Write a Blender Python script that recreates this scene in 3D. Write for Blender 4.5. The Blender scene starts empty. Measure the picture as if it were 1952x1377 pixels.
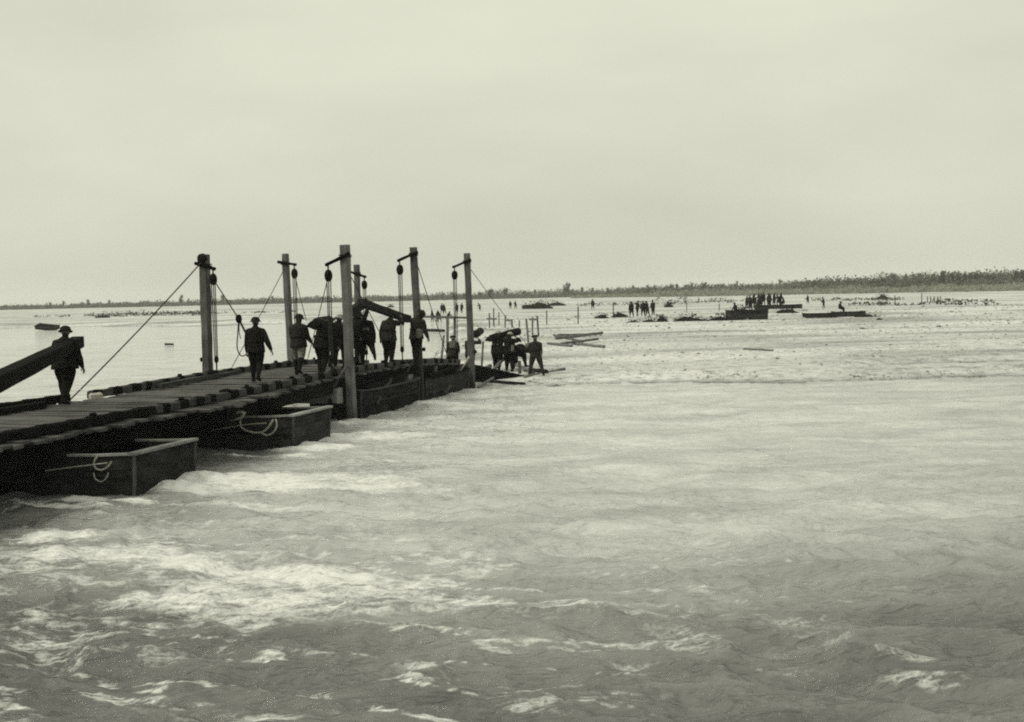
import bpy, bmesh, math, random
import numpy as np
from mathutils import Vector, Matrix, Euler, Quaternion

random.seed(7)
np.random.seed(7)
scene = bpy.context.scene
C = scene.collection
R = math.radians

# ------------------------------------------------------------------ camera
CAM_H = 3.3
FOC = 2100.0                       # focal length in photograph pixels
PW, PH = 1952.0, 1377.0
PITCH, ROLL = 3.42, -1.3
cam_data = bpy.data.cameras.new('camera')
cam_data.sensor_fit = 'HORIZONTAL'
cam_data.sensor_width = 36.0
cam_data.lens = FOC / PW * 36.0
cam_data.clip_start = 0.1
cam_data.clip_end = 6000
cam = bpy.data.objects.new('camera', cam_data)
C.objects.link(cam)
CAM_M = Matrix.Rotation(R(90 - PITCH), 3, 'X') @ Matrix.Rotation(R(ROLL), 3, 'Z')
cam.matrix_world = Matrix.Translation((0, 0, CAM_H)) @ CAM_M.to_4x4()
scene.camera = cam

# ------------------------------------------------------------------ sky, sun, exposure
SUN_EL, SUN_AZ = 40.0, -112.0      # azimuth from +Y towards +X: from the left, a little behind the viewer
world = bpy.data.worlds.new('World')
scene.world = world
world.use_nodes = True
wn = world.node_tree
wn.nodes.clear()
w_out = wn.nodes.new('ShaderNodeOutputWorld')
w_bg = wn.nodes.new('ShaderNodeBackground')
w_sky = wn.nodes.new('ShaderNodeTexSky')
w_sky.sky_type = 'NISHITA'
w_sky.sun_disc = False
w_sky.sun_elevation = R(SUN_EL)
w_sky.sun_rotation = R(SUN_AZ)
w_sky.dust_density = 6.0
w_bw = wn.nodes.new('ShaderNodeRGBToBW')
w_rng = wn.nodes.new('ShaderNodeMapRange')          # overcast: the sky's range is flattened by cloud
w_rng.inputs['From Min'].default_value = 0.0
w_rng.inputs['From Max'].default_value = 30.0
w_rng.inputs['To Min'].default_value = 4.75
w_rng.inputs['To Max'].default_value = 6.2
w_tc = wn.nodes.new('ShaderNodeTexCoord')
w_map = wn.nodes.new('ShaderNodeMapping')
w_map.inputs['Scale'].default_value = (1.0, 1.0, 3.2)
w_noise = wn.nodes.new('ShaderNodeTexNoise')
w_noise.inputs['Scale'].default_value = 2.2
w_noise.inputs['Detail'].default_value = 5.0
w_noise.inputs['Roughness'].default_value = 0.5
w_cl = wn.nodes.new('ShaderNodeMapRange')
w_cl.inputs['From Min'].default_value = 0.3
w_cl.inputs['From Max'].default_value = 0.7
w_cl.inputs['To Min'].default_value = 0.87
w_cl.inputs['To Max'].default_value = 1.06
w_mul = wn.nodes.new('ShaderNodeMath'); w_mul.operation = 'MULTIPLY'
w_tint = wn.nodes.new('ShaderNodeVectorMath'); w_tint.operation = 'SCALE'
w_tint.inputs[0].default_value = (0.99, 1.0, 0.815)
wn.links.new(w_sky.outputs[0], w_bw.inputs[0])
wn.links.new(w_bw.outputs[0], w_rng.inputs['Value'])
wn.links.new(w_tc.outputs['Generated'], w_map.inputs[0])
wn.links.new(w_map.outputs[0], w_noise.inputs['Vector'])
wn.links.new(w_noise.outputs['Fac'], w_cl.inputs['Value'])
wn.links.new(w_rng.outputs[0], w_mul.inputs[0])
wn.links.new(w_cl.outputs[0], w_mul.inputs[1])
w_sep = wn.nodes.new('ShaderNodeSeparateXYZ')       # cloud cover is brighter overhead than at the horizon
w_el = wn.nodes.new('ShaderNodeMapRange')
w_el.inputs['From Min'].default_value = 0.0
w_el.inputs['From Max'].default_value = 1.0
w_el.inputs['To Min'].default_value = 0.90
w_el.inputs['To Max'].default_value = 1.42
w_mul2 = wn.nodes.new('ShaderNodeMath'); w_mul2.operation = 'MULTIPLY'
wn.links.new(w_tc.outputs['Generated'], w_sep.inputs[0])
wn.links.new(w_sep.outputs['Z'], w_el.inputs['Value'])
wn.links.new(w_mul.outputs[0], w_mul2.inputs[0])
wn.links.new(w_el.outputs[0], w_mul2.inputs[1])
wn.links.new(w_mul2.outputs[0], w_tint.inputs['Scale'])
wn.links.new(w_tint.outputs[0], w_bg.inputs['Color'])
w_bg.inputs['Strength'].default_value = 0.12
wn.links.new(w_bg.outputs[0], w_out.inputs['Surface'])

sun_data = bpy.data.lights.new('sun', 'SUN')
sun_data.energy = 1.5
sun_data.angle = R(12)
sun_data.color = (1.0, 0.995, 0.81)
sun = bpy.data.objects.new('sun', sun_data)
C.objects.link(sun)
_sd = Vector((math.sin(R(SUN_AZ)) * math.cos(R(SUN_EL)), math.cos(R(SUN_AZ)) * math.cos(R(SUN_EL)), math.sin(R(SUN_EL))))
sun.rotation_euler = _sd.to_track_quat('Z', 'Y').to_euler()
sun.location = (-20, -30, 60)

scene.view_settings.view_transform = 'Standard'
scene.view_settings.look = 'None'
scene.view_settings.exposure = 0.32
scene.view_settings.gamma = 1.0
scene.view_settings.use_curve_mapping = False
scene.cycles.use_denoising = False
scene.cycles.max_bounces = 6
scene.cycles.sample_clamp_indirect = 1.5
scene.cycles.caustics_reflective = False
scene.cycles.caustics_refractive = False
scene.cycles.volume_bounces = 1
scene.cycles.filter_width = 2.0

# ------------------------------------------------------------------ helpers
def ray(px, py):
    v = Vector(((px - PW / 2) / FOC, -(py - PH / 2) / FOC, -1.0))
    return CAM_M @ v

def at(px, py, Y):                  # point seen at a photograph pixel, Y metres away
    d = ray(px, py)
    k = Y / d.y
    return Vector((d.x * k, Y, CAM_H + d.z * k))

def ground(px, py, z=0.0):          # point seen at a photograph pixel, at height z
    d = ray(px, py)
    k = (z - CAM_H) / d.z
    return Vector((d.x * k, d.y * k, z))

class MB:
    def __init__(self):
        self.v, self.f, self.m = [], [], []
    def add(self, verts, faces, mi=0):
        o = len(self.v)
        self.v += [tuple(p) for p in verts]
        self.f += [tuple(i + o for i in f) for f in faces]
        self.m += [mi] * len(faces)
    def loft(self, rings, mi=0, cap=True, close=False):
        n = len(rings[0]); vs = [p for r in rings for p in r]; fs = []
        for i in range(len(rings) - 1):
            for j in range(n):
                a, b = i * n + j, i * n + (j + 1) % n
                fs.append((a, b, b + n, a + n))
        if cap:
            fs.append(tuple(reversed(range(n))))
            fs.append(tuple(range((len(rings) - 1) * n, len(rings) * n)))
        self.add(vs, fs, mi)
    def box(self, c, size, rot=None, mi=0, bev=0.0):
        x, y, z = [s / 2 for s in size]
        rot = rot or Matrix.Identity(3)
        c = Vector(c)
        if bev > 0:
            b = bev
            prof = [(-x + b, -y), (x - b, -y), (x, -y + b), (x, y - b), (x - b, y), (-x + b, y), (-x, y - b), (-x, -y + b)]
            prof2 = [(px * (1 - b / x), py * (1 - b / y)) for px, py in prof]
            rings = [(prof2, -z), (prof, -z + b), (prof, z - b), (prof2, z)]
            self.loft([[c + rot @ Vector((p[0], p[1], h)) for p in pr] for pr, h in rings], mi)
        else:
            vs = [c + rot @ Vector((sx * x, sy * y, sz * z)) for sz in (-1, 1) for sx, sy in ((-1, -1), (1, -1), (1, 1), (-1, 1))]
            self.add(vs, [(3, 2, 1, 0), (4, 5, 6, 7), (0, 1, 5, 4), (1, 2, 6, 5), (2, 3, 7, 6), (3, 0, 4, 7)], mi)
    def beam(self, p0, p1, w, h, up=(0, 0, 1), seg=4, jit=0.0, ch=0.12, mi=0, bow=0.0, rnd=random):
        p0, p1 = Vector(p0), Vector(p1)
        d = (p1 - p0).normalized()
        up = Vector(up)
        s = d.cross(up)
        if s.length < 1e-4: s = d.cross(Vector((1, 0, 0)))
        s.normalize(); u = s.cross(d).normalized()
        c = ch * min(w, h)
        prof = [(-w / 2 + c, -h / 2), (w / 2 - c, -h / 2), (w / 2, -h / 2 + c), (w / 2, h / 2 - c), (w / 2 - c, h / 2), (-w / 2 + c, h / 2), (-w / 2, h / 2 - c), (-w / 2, -h / 2 + c)]
        rings = []
        for i in range(seg + 1):
            k = i / seg
            base = p0.lerp(p1, k) + u * bow * math.sin(math.pi * k)
            rings.append([base + s * (a + rnd.uniform(-jit, jit)) + u * (b + rnd.uniform(-jit, jit)) for a, b in prof])
        self.loft(rings, mi)
    def tube(self, pts, r, seg=6, mi=0, cap=True):
        pts = [Vector(p) for p in pts]
        rings = []; prev = None
        for i, p in enumerate(pts):
            d = (pts[min(i + 1, len(pts) - 1)] - pts[max(i - 1, 0)])
            if d.length < 1e-6: d = Vector((0, 0, 1))
            d.normalize()
            if prev is None:
                s = d.cross(Vector((0, 0, 1)))
                if s.length < 1e-3: s = d.cross(Vector((1, 0, 0)))
            else:
                s = prev - d * prev.dot(d)
            s.normalize(); prev = s
            u = s.cross(d)
            rr = r[i] if isinstance(r, (list, tuple)) else r
            rings.append([p + (s * math.cos(2 * math.pi * j / seg) + u * math.sin(2 * math.pi * j / seg)) * rr for j in range(seg)])
        self.loft(rings, mi, cap)
    def build(self, name, mat, parent=None, smooth=False, local=False):
        org = Vector((0, 0, 0))
        if parent is not None and not local:
            p = parent
            while p is not None:
                org += p.location; p = p.parent
        me = bpy.data.meshes.new(name)
        me.from_pydata([(a[0] - org.x, a[1] - org.y, a[2] - org.z) for a in self.v], [], self.f)
        mats = mat if isinstance(mat, (list, tuple)) else [mat]
        for m in mats: me.materials.append(m)
        if len(mats) > 1: me.polygons.foreach_set('material_index', self.m)
        if smooth: me.polygons.foreach_set('use_smooth', [True] * len(me.polygons))
        me.update()
        o = bpy.data.objects.new(name, me)
        C.objects.link(o)
        if parent is not None: o.parent = parent
        return o

def tag(o, label=None, cat=None, group=None, kind=None):
    if label: o['label'] = label
    if cat: o['category'] = cat
    if group: o['group'] = group
    if kind: o['kind'] = kind
    return o

def thing(name, loc, label, cat, group=None, rz=0.0):
    o = bpy.data.objects.new(name, None)
    o.empty_display_size = 0.3
    C.objects.link(o)
    o.location = loc; o.rotation_euler = (0, 0, rz)
    return tag(o, label, cat, group)

def copy_tree(o, parent=None):
    c = o.copy(); C.objects.link(c); c.parent = parent
    for ch in list(o.children): copy_tree(ch, c)
    return c

# numpy value noise
_LAT = np.random.RandomState(3).rand(512, 512)
def vnoise(x, y):
    xi = np.floor(x).astype(int); yi = np.floor(y).astype(int)
    fx = x - xi; fy = y - yi
    fx = fx * fx * fx * (fx * (fx * 6 - 15) + 10); fy = fy * fy * fy * (fy * (fy * 6 - 15) + 10)
    a = _LAT[xi % 512, yi % 512]; b = _LAT[(xi + 1) % 512, yi % 512]
    c = _LAT[xi % 512, (yi + 1) % 512]; d = _LAT[(xi + 1) % 512, (yi + 1) % 512]
    return (a * (1 - fx) + b * fx) * (1 - fy) + (c * (1 - fx) + d * fx) * fy
def fbm(x, y, o=4, g=0.5):
    s = 0; a = 1; t = 0
    for k in range(o):
        s = s + a * vnoise(x * 2 ** k + 17.3 * k, y * 2 ** k + 9.1 * k); t += a; a *= g
    return s / t
def sstep(a, b, x):
    t = np.clip((x - a) / (b - a), 0, 1)
    return t * t * (3 - 2 * t)

# ------------------------------------------------------------------ materials
def new_mat(name):
    m = bpy.data.materials.new(name); m.use_nodes = True
    nt = m.node_tree
    return m, nt, nt.nodes['Principled BSDF']

def N(nt, t, **kw):
    n = nt.nodes.new(t)
    for k, v in kw.items():
        if hasattr(n, k): setattr(n, k, v)
        else: n.inputs[k].default_value = v
    return n

def ramp(nt, stops):
    n = nt.nodes.new('ShaderNodeValToRGB')
    el = n.color_ramp.elements
    while len(el) < len(stops): el.new(0.5)
    for e, (p, v) in zip(el, stops):
        e.position = p
        e.color = (v[0], v[1], v[2], 1) if isinstance(v, (tuple, list)) else (v, v, v, 1)
    return n

def wood(name, lo, hi, stretch=(1, 1, 1), scale=6.0, rough=0.85, warm=0.0, bump=0.4, dark_below=None, spec=0.3):
    m, nt, b = new_mat(name)
    tc = N(nt, 'ShaderNodeTexCoord')
    info = N(nt, 'ShaderNodeObjectInfo')
    mp = N(nt, 'ShaderNodeMapping'); mp.inputs['Scale'].default_value = stretch
    add = N(nt, 'ShaderNodeVectorMath', operation='ADD')
    sc = N(nt, 'ShaderNodeVectorMath', operation='SCALE'); sc.inputs[0].default_value = (7, 13, 5)
    nt.links.new(info.outputs['Random'], sc.inputs['Scale'])
    nt.links.new(tc.outputs['Object'], add.inputs[0]); nt.links.new(sc.outputs[0], add.inputs[1])
    nt.links.new(add.outputs[0], mp.inputs[0])
    n1 = N(nt, 'ShaderNodeTexNoise'); n1.inputs['Scale'].default_value = scale; n1.inputs['Detail'].default_value = 8; n1.inputs['Roughness'].default_value = 0.65
    nt.links.new(mp.outputs[0], n1.inputs['Vector'])
    n2 = N(nt, 'ShaderNodeTexNoise'); n2.inputs['Scale'].default_value = 2.3; n2.inputs['Detail'].default_value = 4
    nt.links.new(add.outputs[0], n2.inputs['Vector'])
    r = ramp(nt, [(0.3, (lo * (1 + warm), lo, lo * (1 - warm))), (0.7, (hi * (1 + warm), hi, hi * (1 - warm)))])
    mixf = N(nt, 'ShaderNodeMath', operation='MULTIPLY_ADD'); mixf.inputs[1].default_value = 0.45
    s2 = N(nt, 'ShaderNodeMath', operation='MULTIPLY'); s2.inputs[1].default_value = 0.55
    nt.links.new(n2.outputs['Fac'], s2.inputs[0])
    nt.links.new(n1.outputs['Fac'], mixf.inputs[0]); nt.links.new(s2.outputs[0], mixf.inputs[2])
    # each piece its own shade
    sh = N(nt, 'ShaderNodeMath', operation='MULTIPLY_ADD'); sh.inputs[1].default_value = 0.22; sh.inputs[2].default_value = -0.11
    nt.links.new(info.outputs['Random'], sh.inputs[0])
    ad = N(nt, 'ShaderNodeMath', operation='ADD')
    nt.links.new(mixf.outputs[0], ad.inputs[0]); nt.links.new(sh.outputs[0], ad.inputs[1])
    nt.links.new(ad.outputs[0], r.inputs[0])
    col = r.outputs[0]
    if dark_below is not None:              # darkens a post up to a height (object space), such as its soaked waterline
        z0, z1, dark = dark_below
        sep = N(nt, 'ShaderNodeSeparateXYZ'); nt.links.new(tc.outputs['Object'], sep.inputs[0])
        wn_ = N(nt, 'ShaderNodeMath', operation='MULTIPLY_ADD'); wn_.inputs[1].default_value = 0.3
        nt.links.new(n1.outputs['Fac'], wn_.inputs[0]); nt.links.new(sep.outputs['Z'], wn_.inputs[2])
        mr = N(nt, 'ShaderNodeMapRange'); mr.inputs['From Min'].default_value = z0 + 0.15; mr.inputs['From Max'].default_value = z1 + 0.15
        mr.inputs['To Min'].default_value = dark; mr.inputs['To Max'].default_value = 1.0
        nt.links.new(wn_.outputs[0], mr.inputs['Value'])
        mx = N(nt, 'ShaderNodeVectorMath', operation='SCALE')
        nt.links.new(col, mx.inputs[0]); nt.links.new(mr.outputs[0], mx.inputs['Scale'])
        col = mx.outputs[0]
    nt.links.new(col, b.inputs['Base Color'])
    b.inputs['Roughness'].default_value = rough
    b.inputs['Specular IOR Level'].default_value = spec
    bp = N(nt, 'ShaderNodeBump'); bp.inputs['Strength'].default_value = bump; bp.inputs['Distance'].default_value = 0.02
    nt.links.new(n1.outputs['Fac'], bp.inputs['Height']); nt.links.new(bp.outputs[0], b.inputs['Normal'])
    return m

def cloth(name, v, var=0.4, rough=0.95, scale=18):
    m, nt, b = new_mat(name)
    tc = N(nt, 'ShaderNodeTexCoord')
    n1 = N(nt, 'ShaderNodeTexNoise'); n1.inputs['Scale'].default_value = scale; n1.inputs['Detail'].default_value = 6
    nt.links.new(tc.outputs['Object'], n1.inputs['Vector'])
    lo, hi = v * (1 - var), v * (1 + var)
    r = ramp(nt, [(0.35, (lo * 1.03, lo, lo * 0.9)), (0.68, (hi * 1.03, hi, hi * 0.9))])
    nt.links.new(n1.outputs['Fac'], r.inputs[0]); nt.links.new(r.outputs[0], b.inputs['Base Color'])
    b.inputs['Roughness'].default_value = rough
    b.inputs['Specular IOR Level'].default_value = 0.04
    n3 = N(nt, 'ShaderNodeTexNoise'); n3.inputs['Scale'].default_value = 9; n3.inputs['Detail'].default_value = 3
    nt.links.new(tc.outputs['Object'], n3.inputs['Vector'])
    bp = N(nt, 'ShaderNodeBump'); bp.inputs['Strength'].default_value = 0.9; bp.inputs['Distance'].default_value = 0.05
    nt.links.new(n3.outputs['Fac'], bp.inputs['Height']); nt.links.new(bp.outputs[0], b.inputs['Normal'])
    return m

M = {}
M['post'] = wood('weathered_post', 0.014, 0.13, (13, 13, 0.5), 3.5, bump=1.0, dark_below=(0.05, 0.5, 0.3))
M['post_dark_foot'] = wood('dark_footed_post', 0.014, 0.13, (13, 13, 0.5), 3.5, bump=0.9, dark_below=(1.55, 1.7, 0.18))  # lower part of the shaft darker than the top
M['deck'] = wood('wet_deck_plank', 0.006, 0.085, (6, 1.2, 6), 3.0, rough=0.6, warm=0.02, spec=0.25)
M['kerb'] = wood('kerb_timber', 0.015, 0.075, (1, 1, 1), 8.0)
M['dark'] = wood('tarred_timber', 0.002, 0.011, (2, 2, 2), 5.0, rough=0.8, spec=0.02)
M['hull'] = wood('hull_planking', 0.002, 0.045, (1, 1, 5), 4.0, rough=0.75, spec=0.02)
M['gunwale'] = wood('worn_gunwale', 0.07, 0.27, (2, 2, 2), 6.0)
M['pale'] = wood('fresh_timber', 0.28, 0.5, (2, 2, 2), 6.0, warm=0.08)
M['log'] = wood('log_bark', 0.005, 0.03, (4, 4, 4), 6.0, spec=0.06)
M['transom'] = wood('transom_timber', 0.08, 0.22, (2, 2, 2), 7.0)
M['drift'] = wood('driftwood', 0.06, 0.16, (3, 3, 3), 5.0)
M['rope'] = cloth('hemp_rope', 0.035, 0.3, scale=60)
M['rope_pale'] = cloth('pale_rope', 0.30, 0.3, scale=60)
M['lash'] = cloth('dark_lashing', 0.006, 0.3, scale=60)
M['iron'] = cloth('black_iron', 0.006, 0.3, 0.5)
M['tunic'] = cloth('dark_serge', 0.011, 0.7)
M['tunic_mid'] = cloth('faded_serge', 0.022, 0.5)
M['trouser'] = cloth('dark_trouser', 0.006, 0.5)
M['trouser_pale'] = cloth('pale_trouser', 0.16, 0.35)
M['trouser_mid'] = cloth('grey_trouser', 0.03, 0.35)
M['puttee'] = cloth('puttee', 0.012, 0.5, scale=40)
M['boot'] = cloth('boot_leather', 0.006, 0.3, 0.5)
M['skin'] = cloth('skin', 0.12, 0.15, 0.6)
M['eye'] = cloth('eye_dark', 0.02, 0.1, 0.3)
M['helmet'] = cloth('steel_helmet', 0.014, 0.3, 0.6, scale=30)
M['helmet_pale'] = cloth('pale_helmet', 0.26, 0.25, 0.6, scale=30)
M['canvas'] = cloth('canvas_bag', 0.11, 0.3)
M['heap'] = cloth('brush_heap', 0.014, 0.5, scale=3)
M['rock'] = cloth('river_stone', 0.16, 0.4, 0.8, scale=4)
M['bark'] = wood('tree_bark', 0.03, 0.08, (4, 4, 1), 4.0)

def leaf_mat(name, lo, hi):
    m, nt, b = new_mat(name)
    tc = N(nt, 'ShaderNodeTexCoord')
    n1 = N(nt, 'ShaderNodeTexNoise'); n1.inputs['Scale'].default_value = 0.35; n1.inputs['Detail'].default_value = 4
    nt.links.new(tc.outputs['Object'], n1.inputs['Vector'])
    r = ramp(nt, [(0.35, (lo * 1.0, lo, lo * .85)), (0.65, (hi * 1.0, hi, hi * .85))])
    nt.links.new(n1.outputs['Fac'], r.inputs[0]); nt.links.new(r.outputs[0], b.inputs['Base Color'])
    b.inputs['Roughness'].default_value = 0.9; b.inputs['Specular IOR Level'].default_value = 0.1
    return m
M['leaf'] = leaf_mat('autumn_foliage', 0.03, 0.09)
M['scrub'] = leaf_mat('willow_scrub', 0.06, 0.15)
M['scrub_pale'] = leaf_mat('pale_scrub', 0.16, 0.28)

# gravel
def gravel_mat():
    m, nt, b = new_mat('river_gravel')
    tc = N(nt, 'ShaderNodeTexCoord')
    big = N(nt, 'ShaderNodeTexNoise'); big.inputs['Scale'].default_value = 0.06; big.inputs['Detail'].default_value = 5
    mp = N(nt, 'ShaderNodeMapping'); mp.inputs['Scale'].default_value = (0.8, 2.6, 1)
    nt.links.new(tc.outputs['Object'], mp.inputs[0]); nt.links.new(mp.outputs[0], big.inputs['Vector'])
    fine = N(nt, 'ShaderNodeTexNoise'); fine.inputs['Scale'].default_value = 2.4; fine.inputs['Detail'].default_value = 9; fine.inputs['Roughness'].default_value = 0.75
    nt.links.new(tc.outputs['Object'], fine.inputs['Vector'])
    vor = N(nt, 'ShaderNodeTexVoronoi'); vor.inputs['Scale'].default_value = 5.0
    nt.links.new(tc.outputs['Object'], vor.inputs['Vector'])
    r1 = ramp(nt, [(0.38, 0.29), (0.5, 0.49), (0.62, 0.60)])
    nt.links.new(big.outputs['Fac'], r1.inputs[0])
    r2 = ramp(nt, [(0.37, 0.5), (0.5, 0.97), (0.62, 1.14)])
    nt.links.new(fine.outputs['Fac'], r2.inputs[0])
    mul = N(nt, 'ShaderNodeVectorMath', operation='MULTIPLY')
    nt.links.new(r1.outputs[0], mul.inputs[0]); nt.links.new(r2.outputs[0], mul.inputs[1])
    # wet margin at the water line
    sep = N(nt, 'ShaderNodeSeparateXYZ'); nt.links.new(tc.outputs['Object'], sep.inputs[0])
    mr = N(nt, 'ShaderNodeMapRange'); mr.inputs['From Min'].default_value = 0.0; mr.inputs['From Max'].default_value = 0.10
    mr.inputs['To Min'].default_value = 0.42; mr.inputs['To Max'].default_value = 1.0
    nt.links.new(sep.outputs['Z'], mr.inputs['Value'])
    sc = N(nt, 'ShaderNodeVectorMath', operation='SCALE')
    nt.links.new(mul.outputs[0], sc.inputs[0]); nt.links.new(mr.outputs[0], sc.inputs['Scale'])
    nt.links.new(sc.outputs[0], b.inputs['Base Color'])
    b.inputs['Roughness'].default_value = 0.9; b.inputs['Specular IOR Level'].default_value = 0.2
    bp = N(nt, 'ShaderNodeBump'); bp.inputs['Strength'].default_value = 0.7; bp.inputs['Distance'].default_value = 0.12
    nt.links.new(fine.outputs['Fac'], bp.inputs['Height'])
    bp2 = N(nt, 'ShaderNodeBump'); bp2.inputs['Strength'].default_value = 0.5; bp2.inputs['Distance'].default_value = 0.06
    nt.links.new(vor.outputs['Distance'], bp2.inputs['Height']); nt.links.new(bp.outputs[0], bp2.inputs['Normal'])
    nt.links.new(bp2.outputs[0], b.inputs['Normal'])
    return m
M['gravel'] = gravel_mat()

def water_mat():
    m, nt, b = new_mat('silty_river_water')
    tc = N(nt, 'ShaderNodeTexCoord')
    foam = N(nt, 'ShaderNodeAttribute'); foam.attribute_name = 'foam'
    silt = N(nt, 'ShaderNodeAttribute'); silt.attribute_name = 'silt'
    rot = N(nt, 'ShaderNodeMapping'); rot.inputs['Rotation'].default_value = (0, 0, R(12)); rot.inputs['Scale'].default_value = (0.5, 1.5, 1)
    nt.links.new(tc.outputs['Object'], rot.inputs[0])
    n1 = N(nt, 'ShaderNodeTexNoise'); n1.inputs['Scale'].default_value = 1.6; n1.inputs['Detail'].default_value = 8; n1.inputs['Roughness'].default_value = 0.62; n1.inputs['Distortion'].default_value = 0.5
    nt.links.new(rot.outputs[0], n1.inputs['Vector'])
    n2 = N(nt, 'ShaderNodeTexNoise'); n2.inputs['Scale'].default_value = 7.0; n2.inputs['Detail'].default_value = 6; n2.inputs['Roughness'].default_value = 0.7; n2.inputs['Distortion'].default_value = 1.2
    nt.links.new(tc.outputs['Object'], n2.inputs['Vector'])
    # silt clouds in the water body
    n3 = N(nt, 'ShaderNodeTexNoise'); n3.inputs['Scale'].default_value = 0.55; n3.inputs['Detail'].default_value = 6; n3.inputs['Distortion'].default_value = 0.8
    nt.links.new(rot.outputs[0], n3.inputs['Vector'])
    r3 = N(nt, 'ShaderNodeMapRange'); r3.inputs['From Min'].default_value = 0.3; r3.inputs['From Max'].default_value = 0.7
    r3.inputs['To Min'].default_value = 0.74; r3.inputs['To Max'].default_value = 1.24
    nt.links.new(n3.outputs['Fac'], r3.inputs['Value'])
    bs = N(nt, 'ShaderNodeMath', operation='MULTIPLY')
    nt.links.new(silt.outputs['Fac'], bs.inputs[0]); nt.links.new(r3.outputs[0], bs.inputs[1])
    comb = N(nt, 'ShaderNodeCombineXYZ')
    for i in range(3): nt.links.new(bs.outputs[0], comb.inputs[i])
    # foam: a lacy net of threads whose threshold falls with the amount of froth
    def ridged(scale, det, dist, src, w):
        n = N(nt, 'ShaderNodeTexNoise'); n.inputs['Scale'].default_value = scale; n.inputs['Detail'].default_value = det
        n.inputs['Roughness'].default_value = 0.6; n.inputs['Distortion'].default_value = dist
        nt.links.new(src, n.inputs['Vector'])
        a1 = N(nt, 'ShaderNodeMath', operation='MULTIPLY_ADD'); a1.inputs[1].default_value = 2.0; a1.inputs[2].default_value = -1.0
        a2 = N(nt, 'ShaderNodeMath', operation='ABSOLUTE')
        a3 = N(nt, 'ShaderNodeMath', operation='MULTIPLY_ADD'); a3.inputs[1].default_value = -2.2 * w; a3.inputs[2].default_value = w
        nt.links.new(n.outputs['Fac'], a1.inputs[0]); nt.links.new(a1.outputs[0], a2.inputs[0]); nt.links.new(a2.outputs[0], a3.inputs[0])
        return a3.outputs[0]
    rot2 = N(nt, 'ShaderNodeMapping'); rot2.inputs['Rotation'].default_value = (0, 0, R(12)); rot2.inputs['Scale'].default_value = (0.48, 1.45, 1)
    nt.links.new(tc.outputs['Object'], rot2.inputs[0])
    la = N(nt, 'ShaderNodeMath', operation='ADD'); la2 = N(nt, 'ShaderNodeMath', operation='ADD')
    nt.links.new(ridged(1.7, 6, 1.0, rot2.outputs[0], 0.42), la.inputs[0]); nt.links.new(ridged(4.6, 6, 0.8, rot2.outputs[0], 0.36), la.inputs[1])
    nt.links.new(la.outputs[0], la2.inputs[0]); nt.links.new(ridged(13.0, 4, 0.6, tc.outputs['Object'], 0.22), la2.inputs[1])
    fm = N(nt, 'ShaderNodeMath', operation='ADD')
    nt.links.new(foam.outputs['Fac'], fm.inputs[0]); nt.links.new(la2.outputs[0], fm.inputs[1])
    fr = N(nt, 'ShaderNodeMapRange'); fr.inputs['From Min'].default_value = 0.96; fr.inputs['From Max'].default_value = 1.36
    nt.links.new(fm.outputs[0], fr.inputs['Value'])
    gate = N(nt, 'ShaderNodeMapRange'); gate.inputs['From Min'].default_value = 0.05; gate.inputs['From Max'].default_value = 0.25
    nt.links.new(foam.outputs['Fac'], gate.inputs['Value'])
    fr2 = N(nt, 'ShaderNodeMath', operation='MULTIPLY')
    nt.links.new(fr.outputs[0], fr2.inputs[0]); nt.links.new(gate.outputs[0], fr2.inputs[1])
    mix = N(nt, 'ShaderNodeMix', data_type='RGBA')
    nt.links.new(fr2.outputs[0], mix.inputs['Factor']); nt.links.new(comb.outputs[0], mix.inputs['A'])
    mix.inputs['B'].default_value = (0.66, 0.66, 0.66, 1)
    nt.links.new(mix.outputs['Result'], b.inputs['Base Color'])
    rr = N(nt, 'ShaderNodeMapRange'); rr.inputs['To Min'].default_value = 0.10; rr.inputs['To Max'].default_value = 0.9
    nt.links.new(fr2.outputs[0], rr.inputs['Value']); nt.links.new(rr.outputs[0], b.inputs['Roughness'])
    b.inputs['IOR'].default_value = 1.33
    bp = N(nt, 'ShaderNodeBump'); bp.inputs['Strength'].default_value = 0.7; bp.inputs['Distance'].default_value = 0.16
    nt.links.new(n1.outputs['Fac'], bp.inputs['Height'])
    bq = N(nt, 'ShaderNodeBump'); bq.inputs['Strength'].default_value = 0.55; bq.inputs['Distance'].default_value = 0.09
    nt.links.new(ridged(2.2, 3, 0.6, rot2.outputs[0], 1.0), bq.inputs['Height']); nt.links.new(bp.outputs[0], bq.inputs['Normal'])
    bp2 = N(nt, 'ShaderNodeBump'); bp2.inputs['Strength'].default_value = 0.35; bp2.inputs['Distance'].default_value = 0.03
    nt.links.new(n2.outputs['Fac'], bp2.inputs['Height']); nt.links.new(bq.outputs[0], bp2.inputs['Normal'])
    nt.links.new(bp2.outputs[0], b.inputs['Normal'])
    return m
M['water'] = water_mat()

# ------------------------------------------------------------------ bridge frame
U = Vector((0.276, 0.961, 0)).normalized()        # along the bridge, away from the viewer
NL = Vector((-U.y, U.x, 0))                        # across, to the left (upstream)
O = Vector((-6.415, 30.10, 0))                     # middle of the first trestle
UA = math.atan2(U.y, U.x)
def B(t, s, z=0.0): return O + U * t + NL * s + Vector((0, 0, z))
_dk = [(-22, 1.10), (-8, 1.12), (-3, 1.18), (0, 1.25), (5.2, 1.22), (8, 1.05), (10.4, 0.86), (13.6, 0.26), (20, 0.2)]
def deck_z(t):
    return float(np.interp(t, [a for a, _ in _dk], [b for _, b in _dk]))
def ts(p):
    q = p - O
    return q.dot(U), q.dot(NL)
def on_deck(px, py):
    z = 1.2
    for _ in range(6):
        p = ground(px, py, z); z = deck_z(ts(p)[0])
    p.z = z
    return p

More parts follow.
